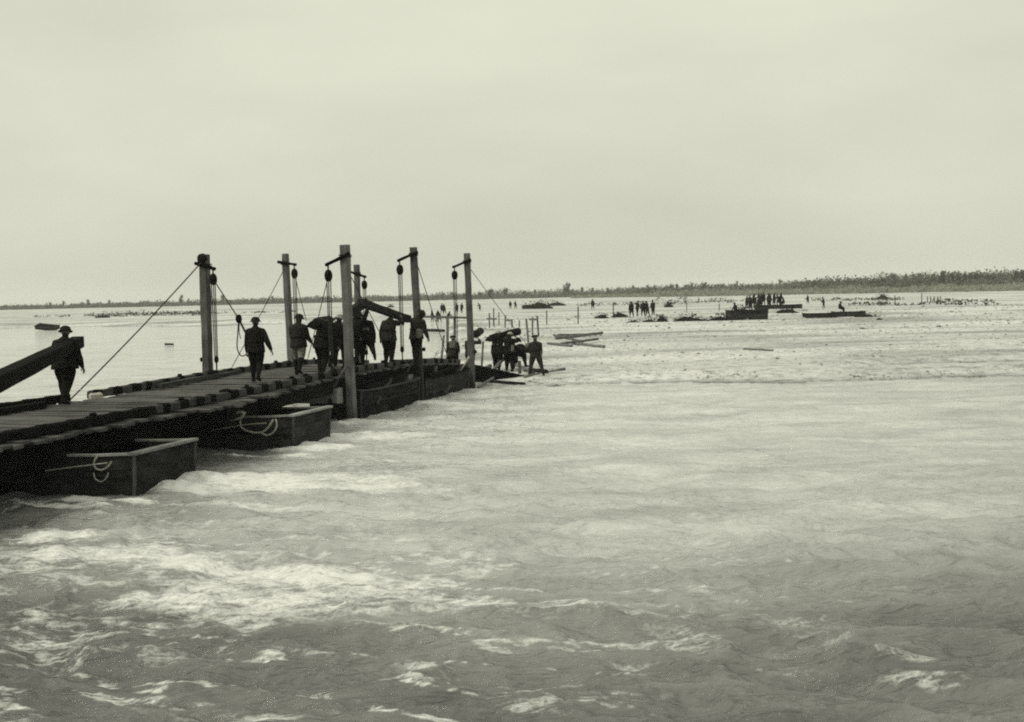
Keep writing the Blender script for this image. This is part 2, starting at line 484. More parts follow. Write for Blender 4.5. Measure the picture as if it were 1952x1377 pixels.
# ------------------------------------------------------------------ terrain
def terrain_z(X, Y):
    X = np.asarray(X, float); Y = np.asarray(Y, float)
    n = fbm(X / 9.0 + 40, Y / 5.0 + 11, 5) - 0.5
    nb = fbm(X / 40.0 + 7, Y / 22.0 + 3, 4) - 0.5
    shore = 39.7 - 0.09 * np.clip(X, -3, 40) + 3.4 * (fbm(X / 6.0 + 3, Y * 0 + 2, 4, 0.6) - 0.5)
    rise = sstep(0, 3, Y - shore) * 0.24 + sstep(4, 60, Y - shore) * 0.16 + sstep(60, 110, Y - shore) * 0.2
    left = sstep(-2.5, -5.5, X + 0.035 * (Y - 41) + 2.0 * nb)                 # open river behind the bridge
    left = left * (1 - sstep(150, 175, Y + 60 * nb))
    z = -0.7 + sstep(-1.5, 0.6, Y - shore) * 0.74 + rise
    z = z + sstep(0, 6, Y - shore) * (0.10 * n + 0.14 * nb)
    # shallow channels across the flats
    z = z - 0.6 * np.exp(-((Y - 112 - 0.05 * X + 8 * nb) / 4.5) ** 2) * (1 - sstep(45, 70, X))
    z = z - 0.5 * np.exp(-((Y - 45.5 - 0.02 * (X - 20) + 3 * nb) / 1.6) ** 2) * sstep(13, 18, X)
    z = z - 0.5 * np.exp(-((Y - 84 + 14 * nb) / 3.0) ** 2) * sstep(14, 24, X)
    z = z * (1 - left) + left * (-0.6)
    z = z + 0.75 * sstep(230, 330, Y)
    # near bank the viewer stands on lies out of sight below
    return z

def grid_mesh(name, xs, ys, zf, mat, attrs=None):
    X, Y = np.meshgrid(xs, ys)
    Z = zf(X, Y)
    nx, ny = len(xs), len(ys)
    co = np.stack([X, Y, Z], -1).reshape(-1, 3)
    i = np.arange(nx * ny).reshape(ny, nx)
    q = np.stack([i[:-1, :-1], i[:-1, 1:], i[1:, 1:], i[1:, :-1]], -1).reshape(-1, 4)
    me = bpy.data.meshes.new(name)
    me.vertices.add(len(co)); me.vertices.foreach_set('co', co.ravel())
    me.loops.add(q.size); me.loops.foreach_set('vertex_index', q.ravel().astype(np.int32))
    me.polygons.add(len(q)); me.polygons.foreach_set('loop_start', (np.arange(len(q)) * 4).astype(np.int32))
    me.polygons.foreach_set('loop_total', np.full(len(q), 4, np.int32))
    me.polygons.foreach_set('use_smooth', np.ones(len(q), bool))
    me.update(calc_edges=True)
    if attrs:
        for k, f in attrs.items():
            a = me.attributes.new(k, 'FLOAT', 'POINT'); a.data.foreach_set('value', f(X, Y).ravel().astype(np.float32))
    me.materials.append(mat)
    o = bpy.data.objects.new(name, me); C.objects.link(o)
    return o

def sym_axis(c, near, far, n, k):
    u = np.linspace(-1, 1, n)
    s = np.sinh(k * u) / math.sinh(k)
    return c + s * far

gy = np.concatenate([[-60, -20, 10, 25, 33], np.arange(36, 60, 0.25), 60 * np.exp(np.arange(0, 215) * 0.0155)])
gx = sym_axis(3, 0, 1500, 330, 5.2)
ground_o = grid_mesh('gravel_flats', gx, gy, terrain_z, M['gravel'])
tag(ground_o, 'pale gravel flats and bars of the wide river bed', kind='structure')

# ------------------------------------------------------------------ river
Fd = -NL                                           # current runs left to right, across the bridge
def flow(X, Y):
    return X * Fd.x + Y * Fd.y, X * U.x + Y * U.y
# foam patches: centre x, y, half length along the current, half width, strength, mound height
FOAM = []
def foam(px, py, hl, hw, s, h=0.0, ang=0.0):
    p = ground(px, py, 0.0); FOAM.append((p.x, p.y, hl, hw, s, h, ang))
foam(335, 938, 0.6, 0.45, 1.1, 0.15); foam(400, 922, 0.9, 0.7, 1.0, 0.12); foam(520, 925, 1.4, 1.0, 0.8, 0.06); foam(640, 922, 1.4, 0.9, 0.66, 0.04); foam(760, 935, 1.2, 0.7, 0.5); foam(450, 965, 1.2, 0.4, 0.6)
foam(200, 958, 0.9, 0.2, 0.8, 0.04); foam(110, 965, 1.0, 0.22, 0.75, 0.03); foam(470, 868, 0.9, 0.25, 0.7, 0.03); foam(110, 1035, 0.7, 0.5, 0.65, 0.05)
foam(590, 855, 0.9, 0.6, 1.1, 0.12); foam(640, 835, 1.1, 1.0, 1.0, 0.08); foam(560, 868, 0.6, 0.3, 0.9, 0.05); foam(720, 830, 1.6, 0.9, 0.6, 0.0); foam(860, 840, 2.2, 1.2, 0.3)
foam(690, 805, 0.6, 0.5, 0.95, 0.10); foam(650, 808, 0.5, 0.4, 0.9, 0.06); foam(760, 808, 1.6, 0.5, 0.5)
foam(815, 770, 0.6, 0.5, 0.9, 0.08); foam(870, 772, 1.4, 0.6, 0.55); foam(915, 745, 0.7, 0.4, 0.4)
for a in ((60, 1085, 1.0, 0.7, 0.7, .04), (420, 1115, 1.3, 0.9, 0.7, .03), (600, 1135, 1.2, 0.8, 0.65, .03), (760, 1110, 1.0, 0.6, 0.6, .03), (480, 1180, 1.0, 0.35, 0.5, .02), (940, 1150, 0.9, 0.4, 0.5, .02), (160, 1180, 0.9, 0.4, 0.45, .02), (1060, 1185, 1.0, 0.3, 0.5, .02), (130, 1072, 1.0, 0.7, 0.75, .05), (260, 1068, 1.0, 0.6, 0.85, .07), (370, 1080, 1.1, 0.65, 0.9, .07), (480, 1092, 1.0, 0.7, 0.9, .05), (590, 1100, 1.0, 0.7, 0.85, .08), (690, 1118, 1.0, 0.7, 0.85, .04),
          (780, 1140, 0.9, 0.6, 0.7, .03), (870, 1160, 0.9, 0.45, 0.6, 0), (330, 1145, 0.9, 0.5, 0.7, .06), (520, 1150, 0.9, 0.45, 0.75, .05), (200, 1120, 0.8, 0.4, 0.5, .03), (640, 1160, 0.8, 0.35, 0.6, 0),
          (1010, 1172, 0.8, 0.28, 0.62, .03), (1120, 1172, 0.9, 0.30, 0.7, .05), (1320, 1228, 0.5, 0.35, 0.75, .08), (1230, 1200, 0.7, 0.3, 0.45, .02), (1500, 1185, 0.6, 0.3, 0.5, .03), (1400, 1165, 0.6, 0.2, 0.4, 0),
          (1600, 1222, 0.5, 0.12, 0.8, .08), (1680, 1255, 0.5, 0.12, 0.85, .10), (1750, 1290, 0.4, 0.12, 0.7, .08), (250, 1250, 0.9, 0.4, 0.35, .03), (740, 1200, 0.5, 0.3, 0.4, .02), (1200, 1290, 0.6, 0.3, 0.3, .03), (760, 1290, 0.7, 0.3, 0.3, .03), (1000, 1250, 0.6, 0.2, 0.2, 0)):
    q = list(a); q[4] *= 0.8 if a[0] < 950 else 0.48; foam(*q)

def foam_field(X, Y):
    a, c = flow(X, Y)
    F = np.zeros_like(X)
    for (x, y, hl, hw, s, h, g) in FOAM:
        fa, fc = x * Fd.x + y * Fd.y, x * U.x + y * U.y
        F = np.maximum(F, s * np.exp(-((((a - fa) / (1.15 * hl)) ** 2 + ((c - fc) / (0.95 * hw)) ** 2)) ** 1.3))
    wisps = fbm(a / 1.1 + 5, c / 0.42 + 60, 5, 0.6)
    F = 0.95 * F * np.clip(0.78 + 1.5 * (wisps - 0.42), 0.3, 1.3)
    # thin flecks on the wave crests of the rough water
    fleck = np.clip((fbm(a / 2.0 + 90, c / 0.7 + 4, 5, 0.6) - 0.60) * 4, 0, 1) * sstep(24, 10, Y) * 0.5 * (1 - 0.6 * sstep(-1, 5, X))
    # long thin streaks of froth drawn out by the current
    rid = 1 - np.abs(2 * fbm(a / 2.6 + 12, c / 0.5 + 25, 5, 0.6) - 1)
    streak = np.clip((rid - 0.88) * 8, 0, 1) * (0.10 + 0.6 * fbm(a / 4 + 2, c / 2 + 8, 3)) * sstep(30, 12, Y) * (1 - 0.55 * sstep(-1, 5, X))
    return np.clip(np.maximum(np.maximum(F, fleck), streak), 0, 1.2)

def river_z(X, Y):
    a, c = flow(X, Y)
    rough = 0.5 + 0.5 * sstep(24, 13, Y + 0.2 * X)
    far = sstep(75, 33, Y)
    wob = 0.8 * (fbm(a / 3.0, c / 3.0 + 33, 3) - 0.5)
    sw = (fbm(a / 3.4 + wob, c / 1.5 + 20 + wob, 3) - 0.5) * 0.26
    r1 = (1 - np.abs(2 * fbm(a / 1.5 + 8 + wob, c / 0.85 + 50 + wob, 4, 0.5) - 1))
    r1 = (r1 - 0.8) * 0.22
    ch = (fbm(a / 0.55 + 3 + wob, c / 0.3 + 71, 4, 0.6) - 0.5) * 0.13 + (0.25 - np.abs(fbm(a / 0.8 + 63, c / 0.36 + 31 + wob, 3, 0.5) - 0.5)) * 0.10
    z = (sw + r1 + ch) * rough * far
    FN = 0.12 * (fbm(a / 0.36 + 1 + wob, c / 0.24 + 6, 5, 0.65) - 0.5) + 0.05 * (0.5 - np.abs(2 * fbm(a / 0.22 + 44, c / 0.16 + 16, 3, 0.6) - 1))
    mh = np.zeros_like(X); ms = np.zeros_like(X)
    for (x, y, hl, hw, s, h, g) in FOAM:
        fa, fc = x * Fd.x + y * Fd.y, x * U.x + y * U.y
        G = np.exp(-(((a - fa) / (hl * 1.1)) ** 2 + ((c - fc) / (hw * 0.9)) ** 2))
        mh = np.maximum(mh, G * h); ms = np.maximum(ms, G * s)
    z = z + mh * 0.8 + ms * FN
    # a standing wave with a deep trough at the right
    p = ground(1680, 1262, 0)
    fa, fc = p.x * Fd.x + p.y * Fd.y, p.x * U.x + p.y * U.y
    z = z - 0.16 * np.exp(-(((a - fa - 0.1) / 1.3) ** 2 + ((c - fc + 0.55) / 0.35) ** 2))
    return z

def silt_shade_f(X, Y):
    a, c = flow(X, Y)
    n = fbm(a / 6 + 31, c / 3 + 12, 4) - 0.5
    k = sstep(7.5, 16.5, Y + 5 * n + 0.35 * np.clip(X, -8, 0) - 0.5 * np.clip(X - 2, 0, 8))  # foreground and right darker: lens vignetting painted in with the silt depth
    # lower left darker still: vignetting put into the water colour along with depth
    deep_vignette = np.exp(-(((X + 8) / 5.0) ** 2 + ((Y - 10) / 5.5) ** 2))
    # dark reflection of the pontoon hulls painted into the water colour beside them
    hull_reflection = np.exp(-((X + 7.2 - 0.287 * (Y - 20)) / 1.7) ** 2) * sstep(9, 13, Y) * (1 - sstep(24, 31, Y))
    return (0.145 + 0.26 * k - 0.08 * deep_vignette + 0.11 * sstep(13, 30, Y) - 0.07 * sstep(4, 13, X)) * (1 - 0.66 * hull_reflection)

ry = np.concatenate([[-60, -20, -5, 2, 4], np.exp(np.arange(math.log(5.5), math.log(48), 0.0046)), 49 * np.exp(np.arange(0, 90) * 0.04)])
u = np.linspace(-1, 1, 900)
rx = 0.5 + 13 * (u + 0.9 * u ** 3) + 1300 * np.sign(u) * np.clip((np.abs(u) - 0.82) / 0.18, 0, 1) ** 4
river = grid_mesh('river', rx, ry, river_z, M['water'], {'foam': foam_field, 'silt': silt_shade_f})
tag(river, 'fast silty river with foaming waves', kind='structure')

# ------------------------------------------------------------------ the bridge
bridge = thing('pontoon_bridge', B(-3, 0, 0), 'long plank-decked military bridge running from the left edge to the gravel shore', 'bridge')
rb = random.Random(5)
# deck planks, laid across, each its own board; three shared meshes
plank_meshes = []
for k in range(4):
    m = MB()
    L = 3.98
    m.beam((-L / 2, 0, 0), (L / 2, 0, 0), 0.225, 0.055, seg=5, jit=0.006, ch=0.1, rnd=rb)
    o = m.build('plank', M['deck'], local=True)
    plank_meshes.append(o.data); bpy.data.objects.remove(o)
t = -21.0
pi = 0
while t < 13.4:
    z = deck_z(t) - 0.028
    sl = (deck_z(t + 0.2) - deck_z(t - 0.2)) / 0.4
    o = bpy.data.objects.new('plank', plank_meshes[rb.randrange(4)])
    C.objects.link(o); o.parent = bridge
    ss = rb.uniform(-0.11, 0.11)
    sc = 1.0
    if t < -6.2: ss += 0.1; sc = 1.1
    if -8.0 < t < -3.6: ss -= rb.uniform(0.08, 0.42)          # boards pushed out past the near kerb
    if t > 10.6: sc = 0.86
    p = B(t, ss, z + rb.uniform(-0.016, 0.012)) - bridge.location
    o.location = p
    o.scale = (sc, 1, 1)
    o.rotation_euler = Euler((math.atan(sl) + rb.uniform(-.05, .05), rb.uniform(-.008, .008), UA - math.pi / 2 + rb.uniform(-.028, .028)), 'XYZ')
    t += 0.245 + rb.uniform(-0.008, 0.012)
# baulks under the deck
for s in (-1.6, -0.8, 0.0, 0.8, 1.6):
    for (t0, t1) in ((-21, -13.4), (-13.3, -7.2), (-7.1, -1.2), (-1.1, 4.9), (5.0, 10.3)):
        m = MB()
        m.beam(B(t0, s, deck_z(t0) - 0.19), B(t1, s, deck_z(t1) - 0.19), 0.17, 0.25, seg=6, jit=0.006, rnd=rb)
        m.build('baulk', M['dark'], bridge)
for s in (-1.5, -0.75, 0.0, 0.75, 1.5):
    m = MB(); m.beam(B(10.42, s, deck_z(10.42) - 0.19), B(13.9, s, 0.06), 0.17, 0.26, seg=4, jit=0.006, rnd=rb)
    m.build('ramp_baulk', M['dark'], bridge)
# side stringers that close the edge of the deck
for (t0, t1) in ((-21, -13.1), (-13.0, -6.1), (-6.0, -0.2), (-0.1, 5.0), (5.1, 10.3)):
    m = MB(); m.beam(B(t0, -1.86, deck_z(t0) - 0.25), B(t1, -1.86, deck_z(t1) - 0.25), 0.12, 0.36, seg=6, jit=0.01, rnd=rb)
    m.build('stringer', M['dark'], bridge)
m = MB(); m.beam(B(10.4, -1.62, deck_z(10.4) - 0.2), B(13.9, -1.62, 0.1), 0.16, 0.4, seg=4, jit=0.01, rnd=rb); m.build('stringer', M['dark'], bridge)
# kerb beams with their lashings
def kerb(t0, t1, s, first=0.3, gap=0.66, mat='kerb'):
    m = MB()
    zz = lambda t: deck_z(t) + 0.085
    n = 6
    prev = None
    m.beam(B(t0, s, zz(t0)), B(t1, s, zz(t1)), 0.16, 0.17, seg=8, jit=0.007, rnd=rb)
    k = m.build('kerb_beam', M[mat], bridge)
    t = t0 + first
    while t < t1 - 0.2:
        w = gap * rb.uniform(0.3, 0.55)
        zc = zz(t0) + (zz(t1) - zz(t0)) * (t - t0) / (t1 - t0)
        zd = zz(t0) + (zz(t1) - zz(t0)) * (t + w - t0) / (t1 - t0)
        b = MB()
        b.beam(B(t, s, zc), B(t + w, s, zd), 0.185, 0.195, seg=6, jit=0.007, ch=0.2, rnd=rb)
        if rb.random() < 0.16:                                          # rack stick twisted into the lashing
            c = B(t + w / 2, s, zc + 0.12)
            b.box(c, (0.08, 0.13, 0.07), Matrix.Rotation(rb.uniform(0, 3), 3, 'Z'), bev=0.02)
        b.build('lashing', M['lash'], k)
        t += gap * rb.uniform(0.8, 1.25)
for a, b_ in ((-5.65, -0.55), (-0.5, 4.85), (4.9, 10.2)): kerb(a, b_, 1.78, 0.05)
kerb(-21, -12.2, 1.9, mat='dark'); kerb(-12.15, -6.2, 1.95, mat='dark')
for a, b_ in ((-21, -14.1), (-14.0, -8.4), (-8.35, -2.9), (-2.85, 2.2), (2.25, 7.3), (7.35, 10.3)): kerb(a, b_, -1.72, 0.2, mat='dark' if b_ < -8 else 'kerb')
m = MB(); m.box(B(-5.5, 1.75, deck_z(-5.5) + 0.03), (0.3, 0.36, 0.2), Matrix.Rotation(0.5, 3, 'Z'), bev=0.04); m.build('packing_block', M['pale'], bridge)
# transoms slung between the trestle posts
TR = (0.0, 5.2, 10.4)
for t in TR:
    m = MB(); z = deck_z(t) - 0.315 - 0.2
    m.beam(B(t - 0.42, -2.02, z), B(t - 0.42, 2.3, z), 0.38, 0.4, seg=6, jit=0.012, ch=0.08, rnd=rb)
    m.build('transom', M['transom'] if t < 10 else M['pale'], bridge)
gw = thing('gangway', B(10.9, -1.6, 0), 'black sloping gangway from the last post down to the gravel shore', 'gangway')
ga, gb = ground(905, 722, 0.3), ground(1003, 724, 0.1)
ga = Vector((-1.45, 41.2, 0.66)); gb = Vector((0.35, 41.9, 0.16))
gd = (gb - ga).normalized(); gs = Vector((-gd.y, gd.x, 0)).normalized()
for k in range(4):
    m = MB(); q = gs * (k * 0.42 - 0.1)
    m.beam(ga + q - Vector((0, 0, .14)), gb + q * 0.9 - Vector((0, 0, .12)), 0.2, 0.30, seg=4, jit=0.012, rnd=rb); m.build('beam', M['dark'], gw)
for k in range(9):
    c = ga.lerp(gb, (k + .5) / 9) + gs * 0.5 + Vector((0, 0, 0.05))
    m = MB(); m.beam(c - gs * (0.82 + rb.uniform(-.06, .06)), c + gs * 0.82, 0.2, 0.05, seg=3, jit=0.006, rnd=rb); m.build('tread', M['dark'], gw)
for f in (0.12, 0.5, 0.9):
    c = ga.lerp(gb, f)
    m = MB(); m.beam(c + gs * -0.15 - Vector((0, 0, 0.1)), Vector((c.x - .1, c.y - .2, -0.3)), 0.12, 0.12, seg=2, jit=0.01, rnd=rb); m.build('prop', M['dark'], gw)
m = MB(); m.beam(ga - gs * 0.24 + Vector((0, 0, -.2)), gb - gs * 0.22 + Vector((0, 0, -.12)), 0.08, 0.42, seg=5, jit=0.02, rnd=rb); m.build('side_board', M['dark'], gw)
# saddle beams carrying the deck on the pontoons
for t in (-16.0, -10.2, -4.4):
    m = MB(); m.beam(B(t, -2.0, deck_z(t) - 0.315 - 0.05), B(t, 2.0, deck_z(t) - 0.315 - 0.05), 0.3, 0.1, seg=4, jit=0.006, rnd=rb)
    m.build('saddle_beam', M['dark'], bridge)
# a lump of packing canvas and wedges lying on the near kerb
def t_at(px, s, z):                 # station along the bridge seen at a pixel column
    lo, hi = -20.0, 14.0
    for _ in range(40):
        md = (lo + hi) / 2
        q = CAM_M.transposed() @ (B(md, s, z) - Vector((0, 0, CAM_H)))
        if PW / 2 - FOC * q.x / q.z < px: lo = md
        else: hi = md
    return lo
for (t, s, r) in ((t_at(430, -1.70, 1.3), -1.70, 0.13), (t_at(641, -1.68, 1.35), -1.68, 0.13)):
    m = MB()
    rings = []
    for i in range(6):
        a = -math.pi / 2 + math.pi * i / 5
        rings.append([B(t, s, deck_z(t) + 0.22) + Vector((math.cos(j * math.pi / 4) * math.cos(a) * r * rb.uniform(.8, 1.3), math.sin(j * math.pi / 4) * math.cos(a) * r * rb.uniform(.8, 1.3), math.sin(a) * r * 0.45 - .04)) for j in range(8)])
    m.loft(rings); m.build('canvas_bundle', M['lash'] if t < -1 else M['canvas'], bridge, smooth=True)

# ------------------------------------------------------------------ ropes
def rope_pts(a, b, sag=0.0, n=12):
    a, b = Vector(a), Vector(b)
    return [a.lerp(b, i / n) - Vector((0, 0, sag * 4 * (i / n) * (1 - i / n))) for i in range(n + 1)]
def rope(label, a, b, r=0.014, sag=0.05, mat='rope', name='guy_rope', group=None, cat='rope'):
    m = MB(); m.tube(rope_pts(a, b, sag), r, 6)
    a = Vector(a)
    o = m.build(name, M[mat])
    return tag(o, label, cat, group)

# ------------------------------------------------------------------ trestle posts
def post(t, side, top_z, w, lean_u, lean_n, label, dark_foot=False, bar_drop=0.0, bar_up=0.16, brace=True, bar_len=0.62):
    s = 2.18 * side
    foot = B(t, s, -0.9)
    top = B(t + lean_u, s + lean_n, top_z)
    e = thing('trestle_post', B(t, s, 0), label, 'post', 'tall square posts of the bridge trestles')
    rp = random.Random(int(t * 10) + side * 77 + 500)
    m = MB(); m.beam(foot, top, w, w * 0.98, up=U, seg=14, jit=0.009, ch=0.12, rnd=rp, bow=rp.uniform(-.05, .05))
    m.build('shaft', M['post_dark_foot' if dark_foot else 'post'], e)
    inn = NL * (-side)                                   # towards the roadway
    pt = top - Vector((0, 0, bar_up))
    # lashed cross bar carrying the tackle, on the viewer's face of the post
    a = pt - inn * 0.20 - U * (w * 0.5 + 0.05) + Vector((0, 0, 0.10))
    b = pt + inn * bar_len - U * (w * 0.5 + 0.05) - Vector((0, 0, 0.03 + bar_drop))
    m = MB(); m.beam(a, b, 0.085, 0.085, seg=4, jit=0.008, ch=0.25, rnd=rp); cb_ = m.build('cross_bar', M['dark'], e)
    m = MB()
    for dz in (-0.03, 0.015):
        q = pt + Vector((0, 0, dz + 0.05))
        rg = [q + (NL * x + U * y) * (w * 0.5 + 0.012) for x, y in ((-1, -1), (1, -1), (1, 1), (-1, 1), (-1, -1))]
        m.tube(rg, 0.017, 6)
    m.build('bar_lashing', M['lash'], cb_)
    h = b + Vector((0, 0, -0.02)) - inn * 0.07
    blk = h - Vector((0, 0, 0.26))
    m = MB()
    m.tube([h + Vector((0, 0, .06)), h - Vector((0, 0, 0.12))], 0.022, 6)
    rings = []
    for i in range(7):
        a_ = -math.pi / 2 + math.pi * i / 6
        rings.append([blk + NL * math.cos(j * math.pi / 4) * (0.03 + 0.09 * math.cos(a_)) + U * math.sin(j * math.pi / 4) * (0.03 + 0.06 * math.cos(a_)) + Vector((0, 0, math.sin(a_) * 0.16)) for j in range(8)])
    m.loft(rings); pb_ = m.build('pulley_block', M['iron'], e, smooth=True)
    lz = deck_z(t) + 0.46
    low = Vector((blk.x, blk.y, lz))
    m = MB()
    rings = []
    for i in range(7):
        a_ = -math.pi / 2 + math.pi * i / 6
        rings.append([low + NL * math.cos(j * math.pi / 4) * (0.02 + 0.05 * math.cos(a_)) + U * math.sin(j * math.pi / 4) * (0.02 + 0.04 * math.cos(a_)) + Vector((0, 0, math.sin(a_) * 0.10)) for j in range(8)])
    m.loft(rings)
    m.tube([low - Vector((0, 0, .08)), low - Vector((0, 0, 0.9))], 0.022, 6)
    m.build('lower_block', M['iron'], e, smooth=True)
    for dx in (-0.06, 0.0, 0.05):
        m = MB(); m.tube([blk + inn * dx - Vector((0, 0, 0.08)), low + inn * dx * 0.8 + Vector((0, 0, 0.08))], 0.015, 5)
        m.build('tackle_rope', M['rope'], pb_)
    m = MB(); zc = deck_z(t) + 0.45                      # a spike bolt low on the shaft
    m.box(B(t, s, zc) - inn * (w * 0.5 + 0.04), (0.1, 0.1, 0.12), Matrix.Rotation(0.3, 3, 'Z'), bev=0.02); m.build('bolt', M['iron'], e)
    if brace and side < 0:                               # foot brace and strut round the transom's end
        tz = deck_z(t) - 0.515
        m = MB(); m.beam(B(t - 0.67, -1.84, tz - 0.08), B(t - 0.18, -2.20, -0.45), 0.07, 0.19, up=U, seg=4, jit=0.006, rnd=rp)
        m.build('foot_brace', M['dark'] if t < 10 else M['pale'], e)
        m = MB(); m.beam(B(t - 0.67, -1.84, tz + 0.10), B(t - 0.18, -2.14, deck_z(t) + 0.28), 0.05, 0.08, up=U, seg=3, jit=0.006, rnd=rp)
        m.build('strut', M['kerb'] if t < 10 else M['pale'], e)
    return top, blk, low
pN1 = post(0.0, -1, 4.74, 0.225, 0.0, 0.07, 'tallest pale grey post in the near row, in front of the log carriers', bar_drop=0.16, bar_up=0.34, bar_len=0.5)
pN2 = post(5.2, -1, 4.86, 0.195, 0.0, 0.12, 'near-row post with a black lower half, second from the tall one', dark_foot=True, bar_drop=0.12, bar_up=0.26, bar_len=0.48)
pN3 = post(10.4, -1, 4.83, 0.205, 0.0, 0.08, 'near-row post closest to the gravel shore, pale timber at its foot', bar_drop=0.12, bar_up=0.34, bar_len=0.5)
pF1 = post(0.0, 1, 4.62, 0.24, 0.0, -0.05, 'leftmost square post with bundled head and long rope running down left', bar_drop=0.05, bar_up=0.34, bar_len=0.42)
pF2 = post(5.2, 1, 4.80, 0.19, 0.0, 0.18, 'far-row post beside the man in pale trousers', bar_drop=-0.02, bar_up=0.36, bar_len=0.45)
pF3 = post(10.4, 1, 4.55, 0.19, 0.0, 0.0, 'shortest-looking far post, half hidden behind the tallest near post', bar_drop=0.08, bar_up=0.36, bar_len=0.42)
# bundle of canvas on the head of the leftmost post
m = MB(); c = pF1[0] + Vector((-0.04, -0.05, -0.14)); rings = []
for i in range(7):
    a = -math.pi / 2 + math.pi * i / 6
    rings.append([c + Vector((math.cos(j * math.pi / 5) * math.cos(a) * 0.165 * rb.uniform(.8, 1.2), math.sin(j * math.pi / 5) * math.cos(a) * 0.165 * rb.uniform(.8, 1.2), math.sin(a) * 0.17)) for j in range(10)])
m.loft(rings)
o = m.build('canvas_hood', M['heap'], bpy.data.objects['trestle_post.003'], smooth=True)

# guys and tackle falls
g = 'ropes staying the trestle posts'
rope('long taut guy rope from leftmost post head down to the deck behind the left carrier', pF1[0] - Vector((0, 0, .12)), at(128, 768, 25.3), 0.017, 0.06, group=g)
kn = at(455, 608, 29.6)
rope('fall rope from leftmost post block to the knotted loop by the lone walker', pF1[1], kn, 0.017, 0.0, group=g)
rope('guy rope from pale-trousers man post slanting down left behind the lone walker', pF2[0] - Vector((0, 0, .4)), at(438, 708, 32.0), 0.012, 0.03, group=g)
rope('short fall rope from far-row post block to pale-trousers man', pF2[1], at(584, 612, 33.0), 0.012, 0.02, group=g)
rope('rope slanting left from the tall near post block behind the log carriers', pN1[1], at(584, 694, 31.4), 0.012, 0.03, group=g)
rope('rope slanting right from the tall near post head past the raised timber', pN1[0] - Vector((0, 0, .55)), at(728, 642, 34.6), 0.013, 0.02, group=g)
rope('guy rope from black-footed post head slanting right to the shore', pN2[0] - Vector((0, 0, .15)), B(11.6, -0.9, 0.9), 0.013, 0.04, group=g)
pe = ground(1030, 690, 0.2)
rope('guy rope from last near post slanting right to the gravel', pN3[0] - Vector((0, 0, .4)), pe, 0.012, 0.05, group=g)
# knotted bight of rope hanging beside the lone walker
hang = thing('hanging_rope', (kn.x, kn.y, deck_z(-1)), 'slack loop of rope hanging from a knot left of the lone walker', 'rope', g)
m = MB()
rings = []
for i in range(6):
    a = -math.pi / 2 + math.pi * i / 5
    rings.append([kn + Vector((math.cos(j * math.pi / 4) * (.02 + .07 * math.cos(a)), math.sin(j * math.pi / 4) * (.02 + .06 * math.cos(a)), math.sin(a) * .12)) for j in range(8)])
m.loft(rings); m.build('knot', M['lash'], hang, smooth=True)
def px_path(pts, Y, n=5):
    P = [at(x, y, Y) for x, y in pts]
    out = []
    for i in range(len(P) - 1):
        p0, p1, p2, p3 = P[max(i - 1, 0)], P[i], P[i + 1], P[min(i + 2, len(P) - 1)]
        for k in range(n):
            t = k / n
            out.append(0.5 * ((2 * p1) + (p2 - p0) * t + (2 * p0 - 5 * p1 + 4 * p2 - p3) * t * t + (3 * p1 - p0 - 3 * p2 + p3) * t ** 3))
    return out + [P[-1]]
m = MB(); m.tube(px_path([(455, 610), (453, 640), (452, 662), (457, 676), (464, 679), (471, 674)], 29.6), 0.017, 6); m.build('slack_loop', M['rope'], hang)
m = MB(); m.tube(px_path([(456, 610), (462, 622), (470, 638)], 29.6), 0.03, 6); m.build('doubled_end', M['rope'], hang)
m = MB(); m.tube(px_path([(456, 615), (456, 634), (459, 646)], 29.62), 0.012, 6); m.build('loose_strand', M['rope'], hang)
rope('thin rope end trailing down beside the lone walker to the deck', at(478, 655, 29.4), at(482, 722, 29.4), 0.012, 0.0, group=g)

